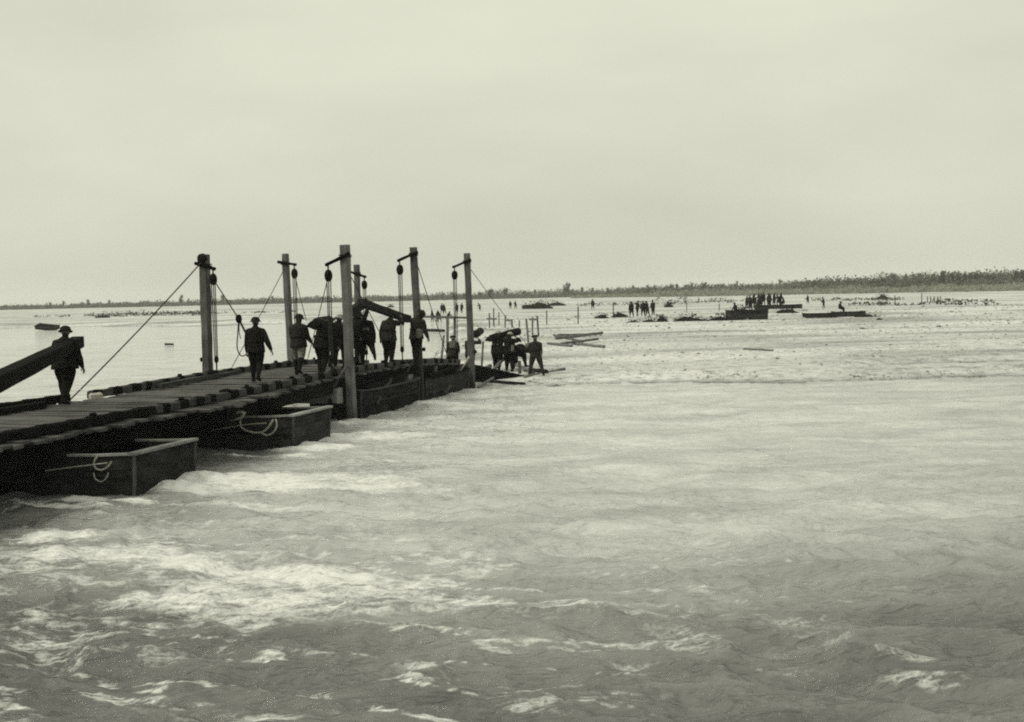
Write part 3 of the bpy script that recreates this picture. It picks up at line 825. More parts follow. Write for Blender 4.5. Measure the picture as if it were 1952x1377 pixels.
# ------------------------------------------------------------------ pontoon boats
def pontoon(name, label, loc, rz, L, W, Hh, z0=-0.25, strakes=4, rake=0.05, mats=('hull', 'gunwale', 'dark'), deck_h=None, cat='boat', group=None, simple=False):
    """origin at the waterline, middle of the end nearest +x ... the boat runs from x=0 (bow) to x=-L"""
    e = thing(name, loc, label, cat, group, rz)
    rp = random.Random(int(L * 100 + W * 10))
    top = Hh
    def section(x):
        kx = min(1, max(0, -x / (L * 0.16)), max(0, (L + x) / (L * 0.16)))
        kx = kx * kx * (3 - 2 * kx)
        return W / 2 * (0.95 + 0.05 * kx), top + 0.04 * (1 - kx)
    n = 9
    hs = [z0 + (top - z0) * i / strakes for i in range(strakes + 1)]
    for side in (-1, 1):
        for k in range(strakes):
            m = MB(); rings = []
            for i in range(n + 1):
                x = -L * i / n
                hw, tp = section(x)
                f0, f1 = k / strakes, (k + 1) / strakes
                za, zb = z0 + (tp - z0) * f0, z0 + (tp - z0) * f1 + 0.008
                xo = 0
                if i == 0: xo = -rake * (1 - (f0 + f1) / 2)
                if i == n: xo = rake * (1 - (f0 + f1) / 2)
                ya, yb = side * (hw * (0.93 + 0.07 * f0) + 0.012), side * (hw * (0.93 + 0.07 * f1))
                yi = 0.035 * side
                rings.append([(x + xo, ya, za), (x + xo, yb, zb), (x + xo, yb - yi, zb), (x + xo, ya - yi, za)])
            m.loft(rings); m.build('hull_plank', M[mats[0]], e, local=True)
    for xe, sg in ((0, 1), (-L, -1)):
        hw, tp = section(xe)
        for k in range(strakes):
            f0, f1 = k / strakes, (k + 1) / strakes
            za, zb = z0 + (tp - z0) * f0, z0 + (tp - z0) * f1 - 0.006
            xa, xb = xe + sg * (0.02 - rake * (1 - f0)), xe + sg * (0.02 - rake * (1 - f1))
            m = MB(); q = 0.98 * hw
            m.add([(xa, -q, za), (xa, q, za), (xb, q, zb), (xb, -q, zb), (xa - sg * .05, -q, za), (xa - sg * .05, q, za), (xb - sg * .05, q, zb), (xb - sg * .05, -q, zb)],
                  [(0, 1, 2, 3), (7, 6, 5, 4), (0, 4, 5, 1), (1, 5, 6, 2), (2, 6, 7, 3), (3, 7, 4, 0)])
            m.build('end_plank', M[mats[0]], e, local=True)
    # gunwales
    for side in (-1, 1):
        m = MB()
        pts = [(-L * i / n, side * section(-L * i / n)[0], section(-L * i / n)[1] + 0.025) for i in range(n + 1)]
        for i in range(n): m.beam(pts[i], pts[i + 1], 0.095, 0.04, seg=1, jit=0.003, rnd=rp)
        m.build('gunwale', M[mats[1]], e, local=True)
    for xe in (0.0, -L):
        hw, tp = section(xe)
        m = MB(); m.beam((xe, -hw - 0.05, tp + 0.028), (xe, hw + 0.05, tp + 0.028), 0.16, 0.05, seg=3, jit=0.004, rnd=rp); m.build('end_cap', M[mats[1]], e, local=True)
    if not simple:
        for xe, sg in ((0, 1), (-L, -1)):
            hw, tp = section(xe)
            for side in (-1, 1):
                m = MB(); m.beam((xe - sg * (rake - .02), side * (hw * .95 + .02), z0 + .1), (xe + sg * .035, side * (hw + .012), tp), .05, .05, seg=4, jit=.008, rnd=rp); m.build('corner_post', M['kerb'], e, local=True)
        for side in (-1, 1):
            m = MB(); m.beam((-0.1, side * (W / 2 * .97 + .02), top * .55), (-L + .1, side * (W / 2 * .97 + .02), top * .55), .05, .06, seg=5, jit=.004, rnd=rp); m.build('rubbing_strake', M[mats[0]], e, local=True)
    # bottom boards, ribs, thwarts
    m = MB(); m.box((-L / 2, 0, z0 + 0.05), (L - 0.5, W * 0.82, 0.05)); m.build('bottom', M[mats[2]], e, local=True)
    if deck_h is not None:
        m = MB(); m.box((-L / 2, 0, deck_h), (L - 0.4, W * 0.9, 0.06), bev=0.01); m.build('platform', M[mats[2]], e, local=True)
    elif not simple:
        for x in np.arange(-0.9, -L + 0.6, -0.9):
            hw, tp = section(x)
            for side in (-1, 1):
                m = MB(); m.beam((x, side * (hw * 0.93 - 0.05), z0 + 0.06), (x, side * (hw - 0.06), tp - 0.01), 0.07, 0.06, seg=2, jit=0.003, rnd=rp); m.build('rib', M[mats[0]], e, local=True)
        for x in (-L * 0.3, -L * 0.7):
            m = MB(); m.box((x, 0, 0.42), (0.26, W * 0.88, 0.045), bev=0.01); m.build('thwart', M[mats[1]], e, local=True)
    return e
# local +x of a crosswise pontoon points downstream (-NL)
RZ_X = math.atan2(-NL.y, -NL.x)
RZ_U = math.atan2(U.y, U.x)
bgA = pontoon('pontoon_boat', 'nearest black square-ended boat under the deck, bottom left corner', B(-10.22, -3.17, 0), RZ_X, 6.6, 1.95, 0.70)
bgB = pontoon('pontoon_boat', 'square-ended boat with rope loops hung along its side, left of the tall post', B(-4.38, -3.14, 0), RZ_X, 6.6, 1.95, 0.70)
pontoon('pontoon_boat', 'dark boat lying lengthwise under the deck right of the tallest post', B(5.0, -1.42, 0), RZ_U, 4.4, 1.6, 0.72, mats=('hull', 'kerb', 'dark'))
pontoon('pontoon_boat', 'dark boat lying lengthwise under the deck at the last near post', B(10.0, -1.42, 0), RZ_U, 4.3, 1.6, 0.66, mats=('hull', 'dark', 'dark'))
# rope loops on the nearest two boats, on the side facing the viewer
def side_rope(t, paths, label):
    e = thing('mooring_rope', B(t, -2.6, 0.3), label, 'rope', 'ropes hung along the pontoon sides')
    nm = ['rope_loop', 'rope_loop', 'rope_line', 'rope_loop']
    for k, (pts, r, kind) in enumerate(paths):
        P = [B(t - 0.05 - 0.03 * k, s, z) for s, z in pts]
        out = []
        for i in range(len(P) - 1):
            p0, p1, p2, p3 = P[max(i - 1, 0)], P[i], P[i + 1], P[min(i + 2, len(P) - 1)]
            for j in range(6):
                q = j / 6
                out.append(0.5 * ((2 * p1) + (p2 - p0) * q + (2 * p0 - 5 * p1 + 4 * p2 - p3) * q * q + (3 * p1 - p0 - 3 * p2 + p3) * q ** 3))
        out.append(P[-1])
        m = MB(); m.tube(out, r, 6); m.build(kind, M['rope_pale'], e)
def loopS(px, py, t):               # pixel on the plane of constant t -> (s, z)
    d = ray(px, py); org = Vector((0, 0, CAM_H))
    k = (O + U * t - org).dot(U) / d.dot(U)
    p = org + d * k
    return (p - O).dot(NL), p.z
tB = -5.40
side_rope(tB, [([loopS(*q, tB) for q in ((470, 786), (461, 800), (463, 815), (480, 823), (500, 824), (513, 815), (523, 800))], 0.022, 'rope_loop'),
               ([loopS(*q, tB) for q in ((529, 798), (531, 812), (524, 824), (513, 829), (503, 826))], 0.018, 'rope_loop'),
               ([loopS(*q, tB) for q in ((408, 820), (440, 814), (480, 808), (512, 806))], 0.012, 'rope_line'),
               ([loopS(*q, tB) for q in ((440, 797), (452, 788), (466, 784), (470, 790), (460, 797), (445, 799))], 0.03, 'rope_loop')],
          'pale rope looped in long bights on the second boat side')
tA = -11.24
side_rope(tA, [([loopS(*q, tA) for q in ((192, 866), (183, 880), (186, 892), (198, 895), (209, 889), (216, 880))], 0.016, 'rope_loop'),
               ([loopS(*q, tA) for q in ((184, 900), (188, 912), (199, 917), (209, 909), (212, 900))], 0.010, 'rope_loop'),
               ([loopS(*q, tA) for q in ((95, 896), (130, 891), (170, 886), (212, 881))], 0.011, 'rope_line')],
          'thin rope coiled on the nearest boat side')

# ------------------------------------------------------------------ people
def rotm(ax, deg): return Matrix.Rotation(R(deg), 3, ax)

def seg_ring(c, d, a, b, n=10, ref=None):
    d = d.normalized()
    ref = ref or Vector((1, 0, 0))
    x = ref - d * ref.dot(d)
    if x.length < 1e-3: x = Vector((0, 1, 0)) - d * d.y
    x.normalize(); y = d.cross(x)
    return [c + x * math.cos(2 * math.pi * j / n) * a + y * math.sin(2 * math.pi * j / n) * b for j in range(n)]

def limb(mb, pts, radii, ref=None, n=10):
    rings = []
    for i, p in enumerate(pts):
        d = pts[min(i + 1, len(pts) - 1)] - pts[max(i - 1, 0)]
        r = radii[i]
        a, b = r if isinstance(r, tuple) else (r, r)
        rings.append(seg_ring(p, d, a, b, n, ref))
    # rounded ends
    d0 = (pts[0] - pts[1]).normalized(); d1 = (pts[-1] - pts[-2]).normalized()
    r0 = radii[0] if not isinstance(radii[0], tuple) else min(radii[0]); r1 = radii[-1] if not isinstance(radii[-1], tuple) else min(radii[-1])
    def sc(ring, c, k, off): return [c + (p - c) * k + off for p in ring]
    rings = [sc(rings[0], pts[0], 0.5, d0 * r0 * 0.8), sc(rings[0], pts[0], 0.85, d0 * r0 * 0.5)] + rings + [sc(rings[-1], pts[-1], 0.85, d1 * r1 * 0.5), sc(rings[-1], pts[-1], 0.5, d1 * r1 * 0.8)]
    mb.loft(rings)

def ik(sh, tgt, l1, l2, hint):
    d = tgt - sh
    D = min(d.length, (l1 + l2) * 0.985)
    dn = d.normalized(); tgt = sh + dn * D
    a = (l1 * l1 - l2 * l2 + D * D) / (2 * D)
    h = math.sqrt(max(0, l1 * l1 - a * a))
    hp = hint - dn * hint.dot(dn)
    if hp.length < 1e-3: hp = Vector((0, 0, -1)) - dn * (-dn.z)
    return sh + dn * a + hp.normalized() * h, tgt

BODY_N = 0
def make_person(label, loc, heading, pose, mats, helmet='helmet', voxel=0.02, group=None, extras=(), scale=1.0, name='person'):
    """heading: unit vector the figure faces; local frame x right, y forward, z up"""
    rz = math.atan2(heading[1], heading[0]) - math.pi / 2
    e = thing(name, loc, label, 'person', group, rz)
    S = rotm('Z', pose.get('twist', 0)) @ rotm('Y', pose.get('side', 0)) @ rotm('X', -pose.get('lean', 4))
    legs = pose.get('legs', ((5, 4, 4), (-5, 6, 4)))
    lj = []
    for sd, (hip, knee, abd) in zip((-1, 1), legs):
        h0 = Vector((sd * 0.092, 0, 0))
        def dv(a): return Vector((sd * math.sin(R(abd)), math.sin(R(a)) * math.cos(R(abd)), -math.cos(R(a)) * math.cos(R(abd))))
        k0 = h0 + dv(hip) * 0.43
        a0 = k0 + dv(hip - knee) * 0.42
        lj.append([h0, k0, a0, hip - knee])
    ph = 0.085 - min(j[2].z for j in lj)
    P = Vector((0, 0, ph))
    for j in lj:
        for i in range(3): j[i] = j[i] + P
    cen = sum((j[2] for j in lj), Vector()) / 2
    sh_off = Vector((0, -cen.y * 0.0, 0))
    sp = lambda x, y, z: P + S @ Vector((x, y, z))
    bk = pose.get('bulk', 1.27)
    neck = sp(0, 0.0, 0.49)
    hp_, hy_, hr_ = pose.get('head', (8, 0, 0))
    HR = rotm('Z', hy_) @ rotm('Y', hr_) @ rotm('X', -hp_)
    hc = neck + S @ Vector((0, 0.01, 0.03)) + HR @ Vector((0, 0.025, 0.098))
    mb = MB(); bones = []
    # torso
    tor = [(z, a * (1 + (bk - 1) * (.8 if z < .3 else .4 if z < .47 else 0)), b * bk) for z, a, b in [(-0.06, .15, .105), (0.02, .168, .12), (0.12, .158, .115), (0.24, .172, .122), (0.34, .185, .125), (0.40, .175, .11), (0.45, .13, .09), (0.485, .085, .075), (0.51, .066, .066)]]
    mb.loft([[sp(math.cos(2 * math.pi * j / 14) * a, math.sin(2 * math.pi * j / 14) * b - 0.01, z) for j in range(14)] for z, a, b in tor])
    bones.append((sp(0, 0, 0.05), sp(0, 0, 0.44), 0.16, 0))
    limb(mb, [sp(0, 0, .45), neck, hc - HR @ Vector((0, .02, .06))], [.075, .068, .06])
    bones.append((neck + (hc - neck) * 0.25, hc, 0.055, 2))
    # head with brow, jaw, nose and ears
    hd = [(-.125, .03, .03, .035), (-.105, .05, .055, .025), (-.06, .064, .08, .012), (0, .074, .096, 0), (.05, .075, .098, -.005), (.09, .062, .08, -.008), (.118, .035, .045, -.01)]
    mb.loft([[hc + HR @ Vector((math.cos(2 * math.pi * j / 12) * a, math.sin(2 * math.pi * j / 12) * b + yo, z)) for j in range(12)] for z, a, b, yo in hd])
    mb.loft([[hc + HR @ Vector((math.cos(2 * math.pi * j / 6) * a, yo + math.sin(2 * math.pi * j / 6) * a, z)) for j in range(6)] for z, a, yo in ((.02, .008, .098), (-.01, .012, .105), (-.035, .017, .108), (-.045, .01, .1))])
    for sd in (-1, 1):
        mb.box(hc + HR @ Vector((sd * .078, -.008, -.012)), (.018, .035, .06), HR)
    bones.append((hc - HR @ Vector((0, 0, .06)), hc + HR @ Vector((0, 0, .05)), 0.08, 2))
    # legs and boots
    for (h0, k0, a0, sha), sd in zip(lj, (-1, 1)):
        mid = h0.lerp(k0, .5); cf = k0.lerp(a0, .32) + Vector((0, -.012, 0))
        limb(mb, [h0 + Vector((0, 0, .03)), mid, k0.lerp(h0, .1), k0, cf, a0], [.108, .106 * bk, .084 * bk, .074 * bk, .066 * bk, .05])
        bones.append((h0, k0, .085, 1)); bones.append((k0, a0, .058, 4))
        fp = max(-50, min(10, sha * 0.6)) if a0.z > 0.10 or sha < -12 else 0
        FR = rotm('Z', -sd * 8) @ rotm('X', fp)
        limb(mb, [a0 + Vector((0, 0, .02)), a0 + FR @ Vector((0, -.01, -.04))], [.052, .055])
        limb(mb, [a0 + FR @ Vector((0, -.055, -.045)), a0 + FR @ Vector((0, .04, -.038)), a0 + FR @ Vector((0, .12, -.048)), a0 + FR @ Vector((0, .17, -.055))], [(.038, .038), (.043, .045), (.046, .034), (.036, .026)], Vector((1, 0, 0)))
        bones.append((a0 + FR @ Vector((0, -.05, -.05)), a0 + FR @ Vector((0, .17, -.05)), .045, 5))
        bones.append((a0 + Vector((0, 0, .06)), a0, .05, 5))
    # arms
    hands = []
    for sd, arm in zip((-1, 1), pose.get('arms', ((0, 8, 12), (0, 8, 12)))):
        bs = 1 + (bk - 1) * .3
        sh = sp(sd * .178 * bs, 0, .385)
        if arm[0] == 'to':
            el, wr = ik(sh, Vector(arm[1]), .285, .255, Vector(arm[2]) if len(arm) > 2 else Vector((sd * .6, -.5, -.6)))
        else:
            fl, ab, eb = arm
            def dv(a): return Vector((sd * math.sin(R(ab)), math.sin(R(a)) * math.cos(R(ab)), -math.cos(R(a)) * math.cos(R(ab))))
            el = sh + dv(fl) * .285; wr = el + dv(fl + eb) * .255
        limb(mb, [sh, sh.lerp(el, .45), el, el.lerp(wr, .35), wr], [.072 * bs, .066 * bk, .060 * bk, .057 * bk, .044])
        limb(mb, [sp(sd * .07, 0, .43), sp(sd * .13 * bs, 0, .405), sh], [.06, .07, .066])
        bones.append((sh, el, .06, 0)); bones.append((el, wr, .048, 0))
        hands.append((el, wr, sd))
    # fuse into one skin
    raw = mb.build('body', M['tunic'], None)
    md = raw.modifiers.new('fuse', 'REMESH'); md.mode = 'VOXEL'; md.voxel_size = voxel
    sm = raw.modifiers.new('smooth', 'SMOOTH'); sm.factor = 0.5; sm.iterations = 2 if voxel < .03 else 1
    dg = bpy.context.evaluated_depsgraph_get()
    me0 = bpy.data.meshes.new_from_object(raw.evaluated_get(dg))
    old = raw.data; bpy.data.objects.remove(raw); bpy.data.meshes.remove(old)
    nv = len(me0.vertices); co = np.zeros(nv * 3); me0.vertices.foreach_get('co', co); co = co.reshape(-1, 3)
    faces = [tuple(p.vertices) for p in me0.polygons]
    cen_ = np.array([co[list(f)].mean(0) for f in faces])
    best = np.full(len(faces), 1e9); lab = np.zeros(len(faces), int)
    for p0, p1, r, l in bones:
        a = np.array(p0); d = np.array(p1) - a
        k = np.clip(((cen_ - a) @ d) / max(1e-9, d @ d), 0, 1)
        ds = np.linalg.norm(cen_ - a - k[:, None] * d, axis=1) - r
        w = ds < best; best[w] = ds[w]; lab[w] = l
    bpy.data.meshes.remove(me0)
    full = MB(); full.v = [tuple(v) for v in co]; full.f = faces; full.m = [int(l) for l in lab]
    fine = voxel < 0.03
    for el, wr, sd in hands:
        d = (wr - el).normalized()
        side = Vector((sd, 0, 0)) - d * d.dot(Vector((sd, 0, 0)))
        if side.length < .2: side = Vector((0, 1, 0)) - d * d.y
        side.normalize(); fw = d.cross(side) * sd                     # palm normal-ish
        pw = fw; pn = side
        c0 = wr + d * 0.0; c1 = wr + d * .045; c2 = wr + d * .095
        full.loft([seg_ring(c0 - d * .02, d, .028, .022, 8, pw), seg_ring(c1, d, .040, .017, 8, pw), seg_ring(c2, d, .041, .014, 8, pw), seg_ring(c2 + d * .012, d, .03, .009, 8, pw)], 2)
        if fine:
            inn = -pn
            for k, (off, ln) in enumerate(((.031, .068), (.011, .078), (-.011, .074), (-.030, .058))):
                b0 = c2 + pw * off - d * .012
                b1 = b0 + d * (ln * .5) + inn * .008
                b2 = b1 + (d * .75 + inn * .65).normalized() * ln * .3
                b3 = b2 + (d * .4 + inn * .9).normalized() * ln * .25
                full.tube([b0, b1, b2, b3], [.0095, .009, .008, .0065], 5, 2)
            b0 = c0 + d * .02 + pw * .025; b1 = b0 + (pw * .8 + d * .6 + inn * .3).normalized() * .045; b2 = b1 + (d * .9 + inn * .4).normalized() * .035
            full.tube([b0, b1, b2], [.013, .011, .008], 5, 2)
    for sd in (-1, 1):                                                 # eyes and mouth
        full.box(hc + HR @ Vector((sd * .032, .088, .012)), (.022, .012, .010), HR, 6)
    full.box(hc + HR @ Vector((0, .088, -.068)), (.045, .014, .007), HR, 6)
    ml = [M[mats[0]], M[mats[1]], M['skin'], M['helmet'], M[mats[2]], M['boot'], M['eye']]
    full.build('body', ml, e, smooth=True, local=True)
    # skirt of the tunic
    kc = (lj[0][1] + lj[1][1]) / 2
    dn = (kc - P).normalized(); spread = abs(lj[0][1].y - lj[1][1].y)
    rings = []
    for k, (off, a, b) in enumerate([(o_, a_ * bk, b_ * bk + x_ * spread) for o_, a_, b_, x_ in ((.16, .162, .122, 0), (.06, .172, .132, 0), (-.02, .18, .142, 0), (-.10, .183, .148, .2), (-.17, .184, .150, .3), (-.167, .172, .138, .28), (-.08, .165, .13, .15))]):
        c = sp(0, -.008, off) if off > 0 else P + dn * (-off)
        ax = S if off > 0 else Matrix.Identity(3)
        rings.append([c + ax @ Vector((math.cos(2 * math.pi * j / 16) * a * (1 + .03 * math.sin(j * 2.6)), math.sin(2 * math.pi * j / 16) * b, 0)) for j in range(16)])
    m = MB(); m.loft(rings, cap=False); m.build('tunic_skirt', M[mats[0]], e, smooth=True, local=True)
    if fine:
        m = MB(); m.loft([[sp(math.cos(2 * math.pi * j / 16) * a, math.sin(2 * math.pi * j / 16) * b - .008, z) for j in range(16)] for z, a, b in [(z, a * bk, b * bk) for z, a, b in ((.085, .172, .13), (.085, .182, .138), (.135, .176, .134), (.135, .165, .124))]], cap=False)
        m.build('belt', M['boot'], e, smooth=True, local=True)
    # helmet: bowl with a wide brim
    if helmet:
        tilt = pose.get('helmet', (0, 0))
        TR_ = HR @ rotm('X', -tilt[0]) @ rotm('Y', tilt[1])
        prof = [(.140, .018), (.148, .010), (.145, .022), (.122, .038), (.114, .055), (.109, .08), (.094, .108), (.066, .130), (.03, .140), (.004, .141)]
        if helmet == 'cap': prof = [(.13, .055), (.135, .06), (.135, .085), (.115, .105), (.05, .112), (.004, .113)]
        hm = 'helmet_pale' if helmet == 'pale' else 'helmet'
        m = MB(); m.loft([[hc + TR_ @ Vector((math.cos(2 * math.pi * j / 18) * r, math.sin(2 * math.pi * j / 18) * r * 1.08 - .005, z)) for j in range(18)] for r, z in prof], cap=True)
        m.build('helmet', M[hm], e, smooth=True, local=True)
    for kind in extras:
        if kind == 'haversack':
            m = MB(); m.box(sp(.17, -.10, .02), (.12, .26, .28), S, bev=.03); m.build('haversack', M['canvas'], e, local=True)
        if kind == 'pouch':
            m = MB(); m.box(sp(0, -.15, .14), (.24, .07, .13), S, bev=.02); m.build('pouch', M['canvas'], e, local=True)
        if kind == 'pack':
            m = MB(); m.box(sp(0, -.19, .30), (.30, .14, .32), S, bev=.03); m.build('pack', M['canvas'], e, local=True)
        if kind == 'gasmask':
            m = MB(); m.box(sp(.20, .06, .0), (.09, .22, .24), S, bev=.03); m.build('satchel', M['canvas'], e, local=True)
    e.scale = (scale, scale, scale)
    return e

GP = 'soldiers working on the bridge'
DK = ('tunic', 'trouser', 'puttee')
hU = (U.x, U.y)
def turn(v, deg):
    a = R(deg); return (v[0] * math.cos(a) - v[1] * math.sin(a), v[0] * math.sin(a) + v[1] * math.cos(a))
# leftmost carrier under the great squared beam
p1 = on_deck(127, 771); p1.z = deck_z(ts(p1)[0]) + 0.0
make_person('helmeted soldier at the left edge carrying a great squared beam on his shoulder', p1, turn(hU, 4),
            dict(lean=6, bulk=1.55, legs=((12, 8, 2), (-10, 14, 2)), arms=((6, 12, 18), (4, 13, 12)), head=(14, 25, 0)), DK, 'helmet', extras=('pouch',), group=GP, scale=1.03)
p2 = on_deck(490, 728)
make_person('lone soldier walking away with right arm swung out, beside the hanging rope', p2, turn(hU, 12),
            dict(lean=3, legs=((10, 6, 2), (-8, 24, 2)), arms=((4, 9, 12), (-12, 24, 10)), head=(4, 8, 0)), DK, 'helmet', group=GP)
p3 = on_deck(571, 715)
make_person('soldier in pale trousers walking away beside the far-row post', p3, turn(hU, 6),
            dict(lean=4, legs=((12, 10, 2), (-14, 22, 3)), arms=((20, 6, 50), (12, 8, 40)), head=(10, -15, 0)), ('tunic_mid', 'trouser_pale', 'puttee'), 'helmet', group=GP)
# two men with a log on their left shoulders
p4 = on_deck(616, 716)
make_person('rear bearer of the round log, dark and stooped left of the tall post', p4, hU,
            dict(lean=20, side=6, bulk=1.4, legs=((18, 24, 3), (-10, 18, 3)), arms=(('to', (-.22, .22, 1.46)), (10, 6, 30)), head=(28, -20, 20)), DK, 'helmet', group=GP)
p5 = on_deck(640, 705)
make_person('pale-helmeted front bearer of the round log just left of the tall post', p5, turn(hU, -10),
            dict(lean=16, side=4, bulk=1.4, legs=((22, 20, 3), (-26, 12, 3)), arms=(('to', (-.22, .22, 1.46)), (14, 6, 40)), head=(15, -10, 8)), DK, 'pale', group=GP)
p5b = on_deck(660, 701)
make_person('soldier almost hidden behind the tall post, shoulder showing left of it', p5b, turn(hU, -5),
            dict(lean=12, bulk=1.35, legs=((14, 12, 3), (-14, 16, 3)), arms=((20, 14, 50), (18, 10, 40)), head=(22, 0, 0)), DK, 'helmet', extras=('pack',), group=GP, scale=0.98)
# men under the raised squared timber
p6 = on_deck(683, 697)
make_person('soldier hidden behind the tall post reaching up to the raised timber', p6, turn(hU, -30),
            dict(lean=4, legs=((8, 8, 3), (-8, 10, 3)), arms=(('to', (-.18, .3, 1.75)), ('to', (.2, .3, 1.78))), head=(-10, 0, 0)), DK, 'helmet', group=GP)
p7 = on_deck(699, 696)
make_person('pale-helmeted soldier striding under the high end of the raised timber', p7, turn(hU, 25),
            dict(lean=16, side=-4, bulk=1.35, legs=((2, 4, 2), (-34, 14, 10)), arms=(('to', (-.22, .34, 1.35)), (-6, 12, 30)), head=(10, 0, 0)), DK, 'pale', extras=('pouch',), group=GP)
p8 = on_deck(742, 698)
make_person('broad-backed soldier bent under the low end of the raised timber', p8, turn(hU, -8),
            dict(lean=16, bulk=1.38, legs=((12, 14, 4), (-4, 12, 5)), arms=((6, 22, 16), ('to', (.36, .2, 1.42))), head=(34, 0, 0)), ('tunic_mid', 'trouser', 'puttee'), 'helmet', group=GP, scale=1.02)
p9 = on_deck(795, 694)
make_person('soldier behind the black-footed post with helmet tipped on edge', p9, turn(hU, -12),
            dict(lean=4, side=8, bulk=1.25, legs=((10, 8, 3), (-12, 12, 3)), arms=((14, 8, 30), (10, 5, 20)), head=(10, 0, 40), helmet=(0, 34)), ('tunic_mid', 'trouser', 'puttee'), 'helmet', extras=('haversack',), group=GP, scale=1.03)
p10 = ground(865, 712, 0.12)
make_person('soldier with a pale pack standing beyond the deck between the last two near posts', p10, turn(hU, 20),
            dict(lean=14, legs=((8, 8, 4), (-4, 10, 4)), arms=((20, 8, 40), (16, 8, 45)), head=(24, 0, 0)), ('tunic_mid', 'trouser', 'puttee'), 'cap', extras=('pack',), group=GP, scale=0.95)
p11 = ground(897, 713, 0.18)
make_person('soldier behind the last near post carrying a short log', p11, turn(hU, -10),
            dict(lean=10, bulk=1.25, legs=((10, 10, 4), (-6, 12, 4)), arms=((20, 12, 35), ('to', (.32, .2, 1.42))), head=(20, 0, -10)), ('tunic_mid', 'trouser_mid', 'puttee'), 'helmet', group=GP, scale=0.97)
z12 = 0.24
p12 = ground(949, 710, z12)
make_person('left bearer of the log at the foot of the ramp', p12, turn(hU, -6),
            dict(lean=12, bulk=1.5, legs=((10, 10, 4), (-10, 14, 4)), arms=(('to', (-.28, .15, 1.42)), ('to', (.3, .12, 1.44))), head=(16, 0, 0)), ('tunic_mid', 'trouser', 'puttee'), 'pale', extras=('pouch',), group=GP)
p13 = ground(972, 710, z12)
make_person('right bearer of the log at the foot of the ramp, pale helmet', p13, turn(hU, 4),
            dict(lean=14, bulk=1.5, legs=((12, 12, 4), (-12, 14, 4)), arms=(('to', (-.28, .15, 1.40)), ('to', (.3, .15, 1.40))), head=(18, 0, 0)), ('tunic', 'trouser', 'puttee'), 'pale', extras=('haversack',), group=GP, scale=0.97)
p14 = ground(980, 711, 0.2)
make_person('dark soldier crouched over beside the log bearers on the shore', p14, turn(hU, -100),
            dict(lean=72, bulk=1.5, legs=((68, 62, 5), (20, 40, 8)), arms=((75, 6, 10), (70, 8, 10)), head=(50, 0, 0)), DK, None, group=GP)
p15 = ground(1022, 720, 0.16)
make_person('soldier standing astride on the gravel, rightmost at the bridge end', p15, turn(hU, 14),
            dict(lean=8, bulk=1.15, legs=((2, 2, 12), (-6, 6, 14)), arms=((16, 3, 50), (12, 4, 48)), head=(16, 20, 0)), ('tunic_mid', 'trouser_mid', 'trouser_mid'), 'cap', extras=('gasmask',), group=GP, scale=0.98)

# loose timbers against the boats between the right-hand posts
for (t0, s0, z0_, t1, s1, z1_, w_, lab) in ((1.2, -2.05, 0.78, 4.4, -2.02, 0.95, .15, 'rough beam lying along the boat right of the tallest post'), (1.6, -2.2, 0.35, 3.0, -2.06, 0.9, .11, 'short beam leaning on the boat right of the tallest post'),
        (6.1, -2.08, 0.75, 9.2, -2.04, 0.86, .16, 'rough beam lying along the boat before the last near post'), (7.2, -2.25, 0.1, 9.6, -2.0, 0.8, .12, 'slanting beam leaning on the boat before the last near post'), (6.2, -2.2, 0.15, 7.0, -2.05, 1.0, .10, 'short prop leaning on the hull right of the black-footed post'),
        (-9.6, -1.5, 1.19, -5.4, -1.42, 1.24, .12, 'rough beam lying on the deck inside the near kerb, left half'), (-11.5, 1.5, 1.18, -7.4, 1.62, 1.19, .15, 'heavy beam lying on the deck at the far left edge'), (-3.4, 1.45, 1.26, 0.6, 1.52, 1.32, .11, 'beam lying on the deck inside the far kerb by the lone walker'), (4.6, -1.45, 1.32, 8.6, -1.5, 1.10, .15, 'rough beam lying on the deck edge behind the black-footed post')):
    m = MB(); m.beam(B(t0, s0, z0_), B(t1, s1, z1_), w_, w_ * .9, seg=5, jit=.012, rnd=rb)
    tag(m.build('loose_timber', M['dark' if w_ > .14 else 'kerb']), lab, 'timber', 'loose timbers lying about the bridge')
# carried timbers
def timber(name, label, a, b, w, h, mat='log', seg=6, jit=0.006, up=(0, 0, 1)):
    m = MB(); m.beam(a, b, w, h, up=up, seg=seg, jit=jit, ch=0.06, rnd=rb)
    return tag(m.build(name, M[mat]), label, 'timber', 'timbers being carried over the bridge')
def log(name, label, a, b, r, mat='log', group='timbers being carried over the bridge', cat='log'):
    a, b = Vector(a), Vector(b)
    n = 8
    pts = [a.lerp(b, i / n) + Vector((0, 0, rb.uniform(-.012, .012))) for i in range(n + 1)]
    m = MB(); m.tube(pts, [r * rb.uniform(.9, 1.08) for _ in pts], 9)
    return tag(m.build(name, M[mat]), label, cat, group)
ba = at(149, 652, 25.6); bb = at(-30, 740, 15.5)
timber('squared_beam', 'great dark squared beam on the leftmost soldier shoulder', ba, bb, 0.27, 0.25, 'dark')
log('round_log', 'round log on the shoulders of two men left of the tall post', at(602, 616, 29.5), at(622, 610, 33.2), 0.125)
timber('squared_timber', 'dark squared timber sloping down from high behind the tall post', at(687, 577, 32.2), at(779, 609, 34.8), 0.2, 0.22)
timber('squared_timber', 'short dark timber end leaning up behind the tall post', at(661, 600, 31.6), at(696, 577, 32.6), 0.2, 0.24)
log('round_log', 'short log carried past the last near post', at(908, 637, 43.2), at(916, 631, 45.5), 0.15)
log('round_log', 'stout log across the shoulders of two men at the ramp foot', at(936, 645, 43.6), at(990, 632, 44.4), 0.15)

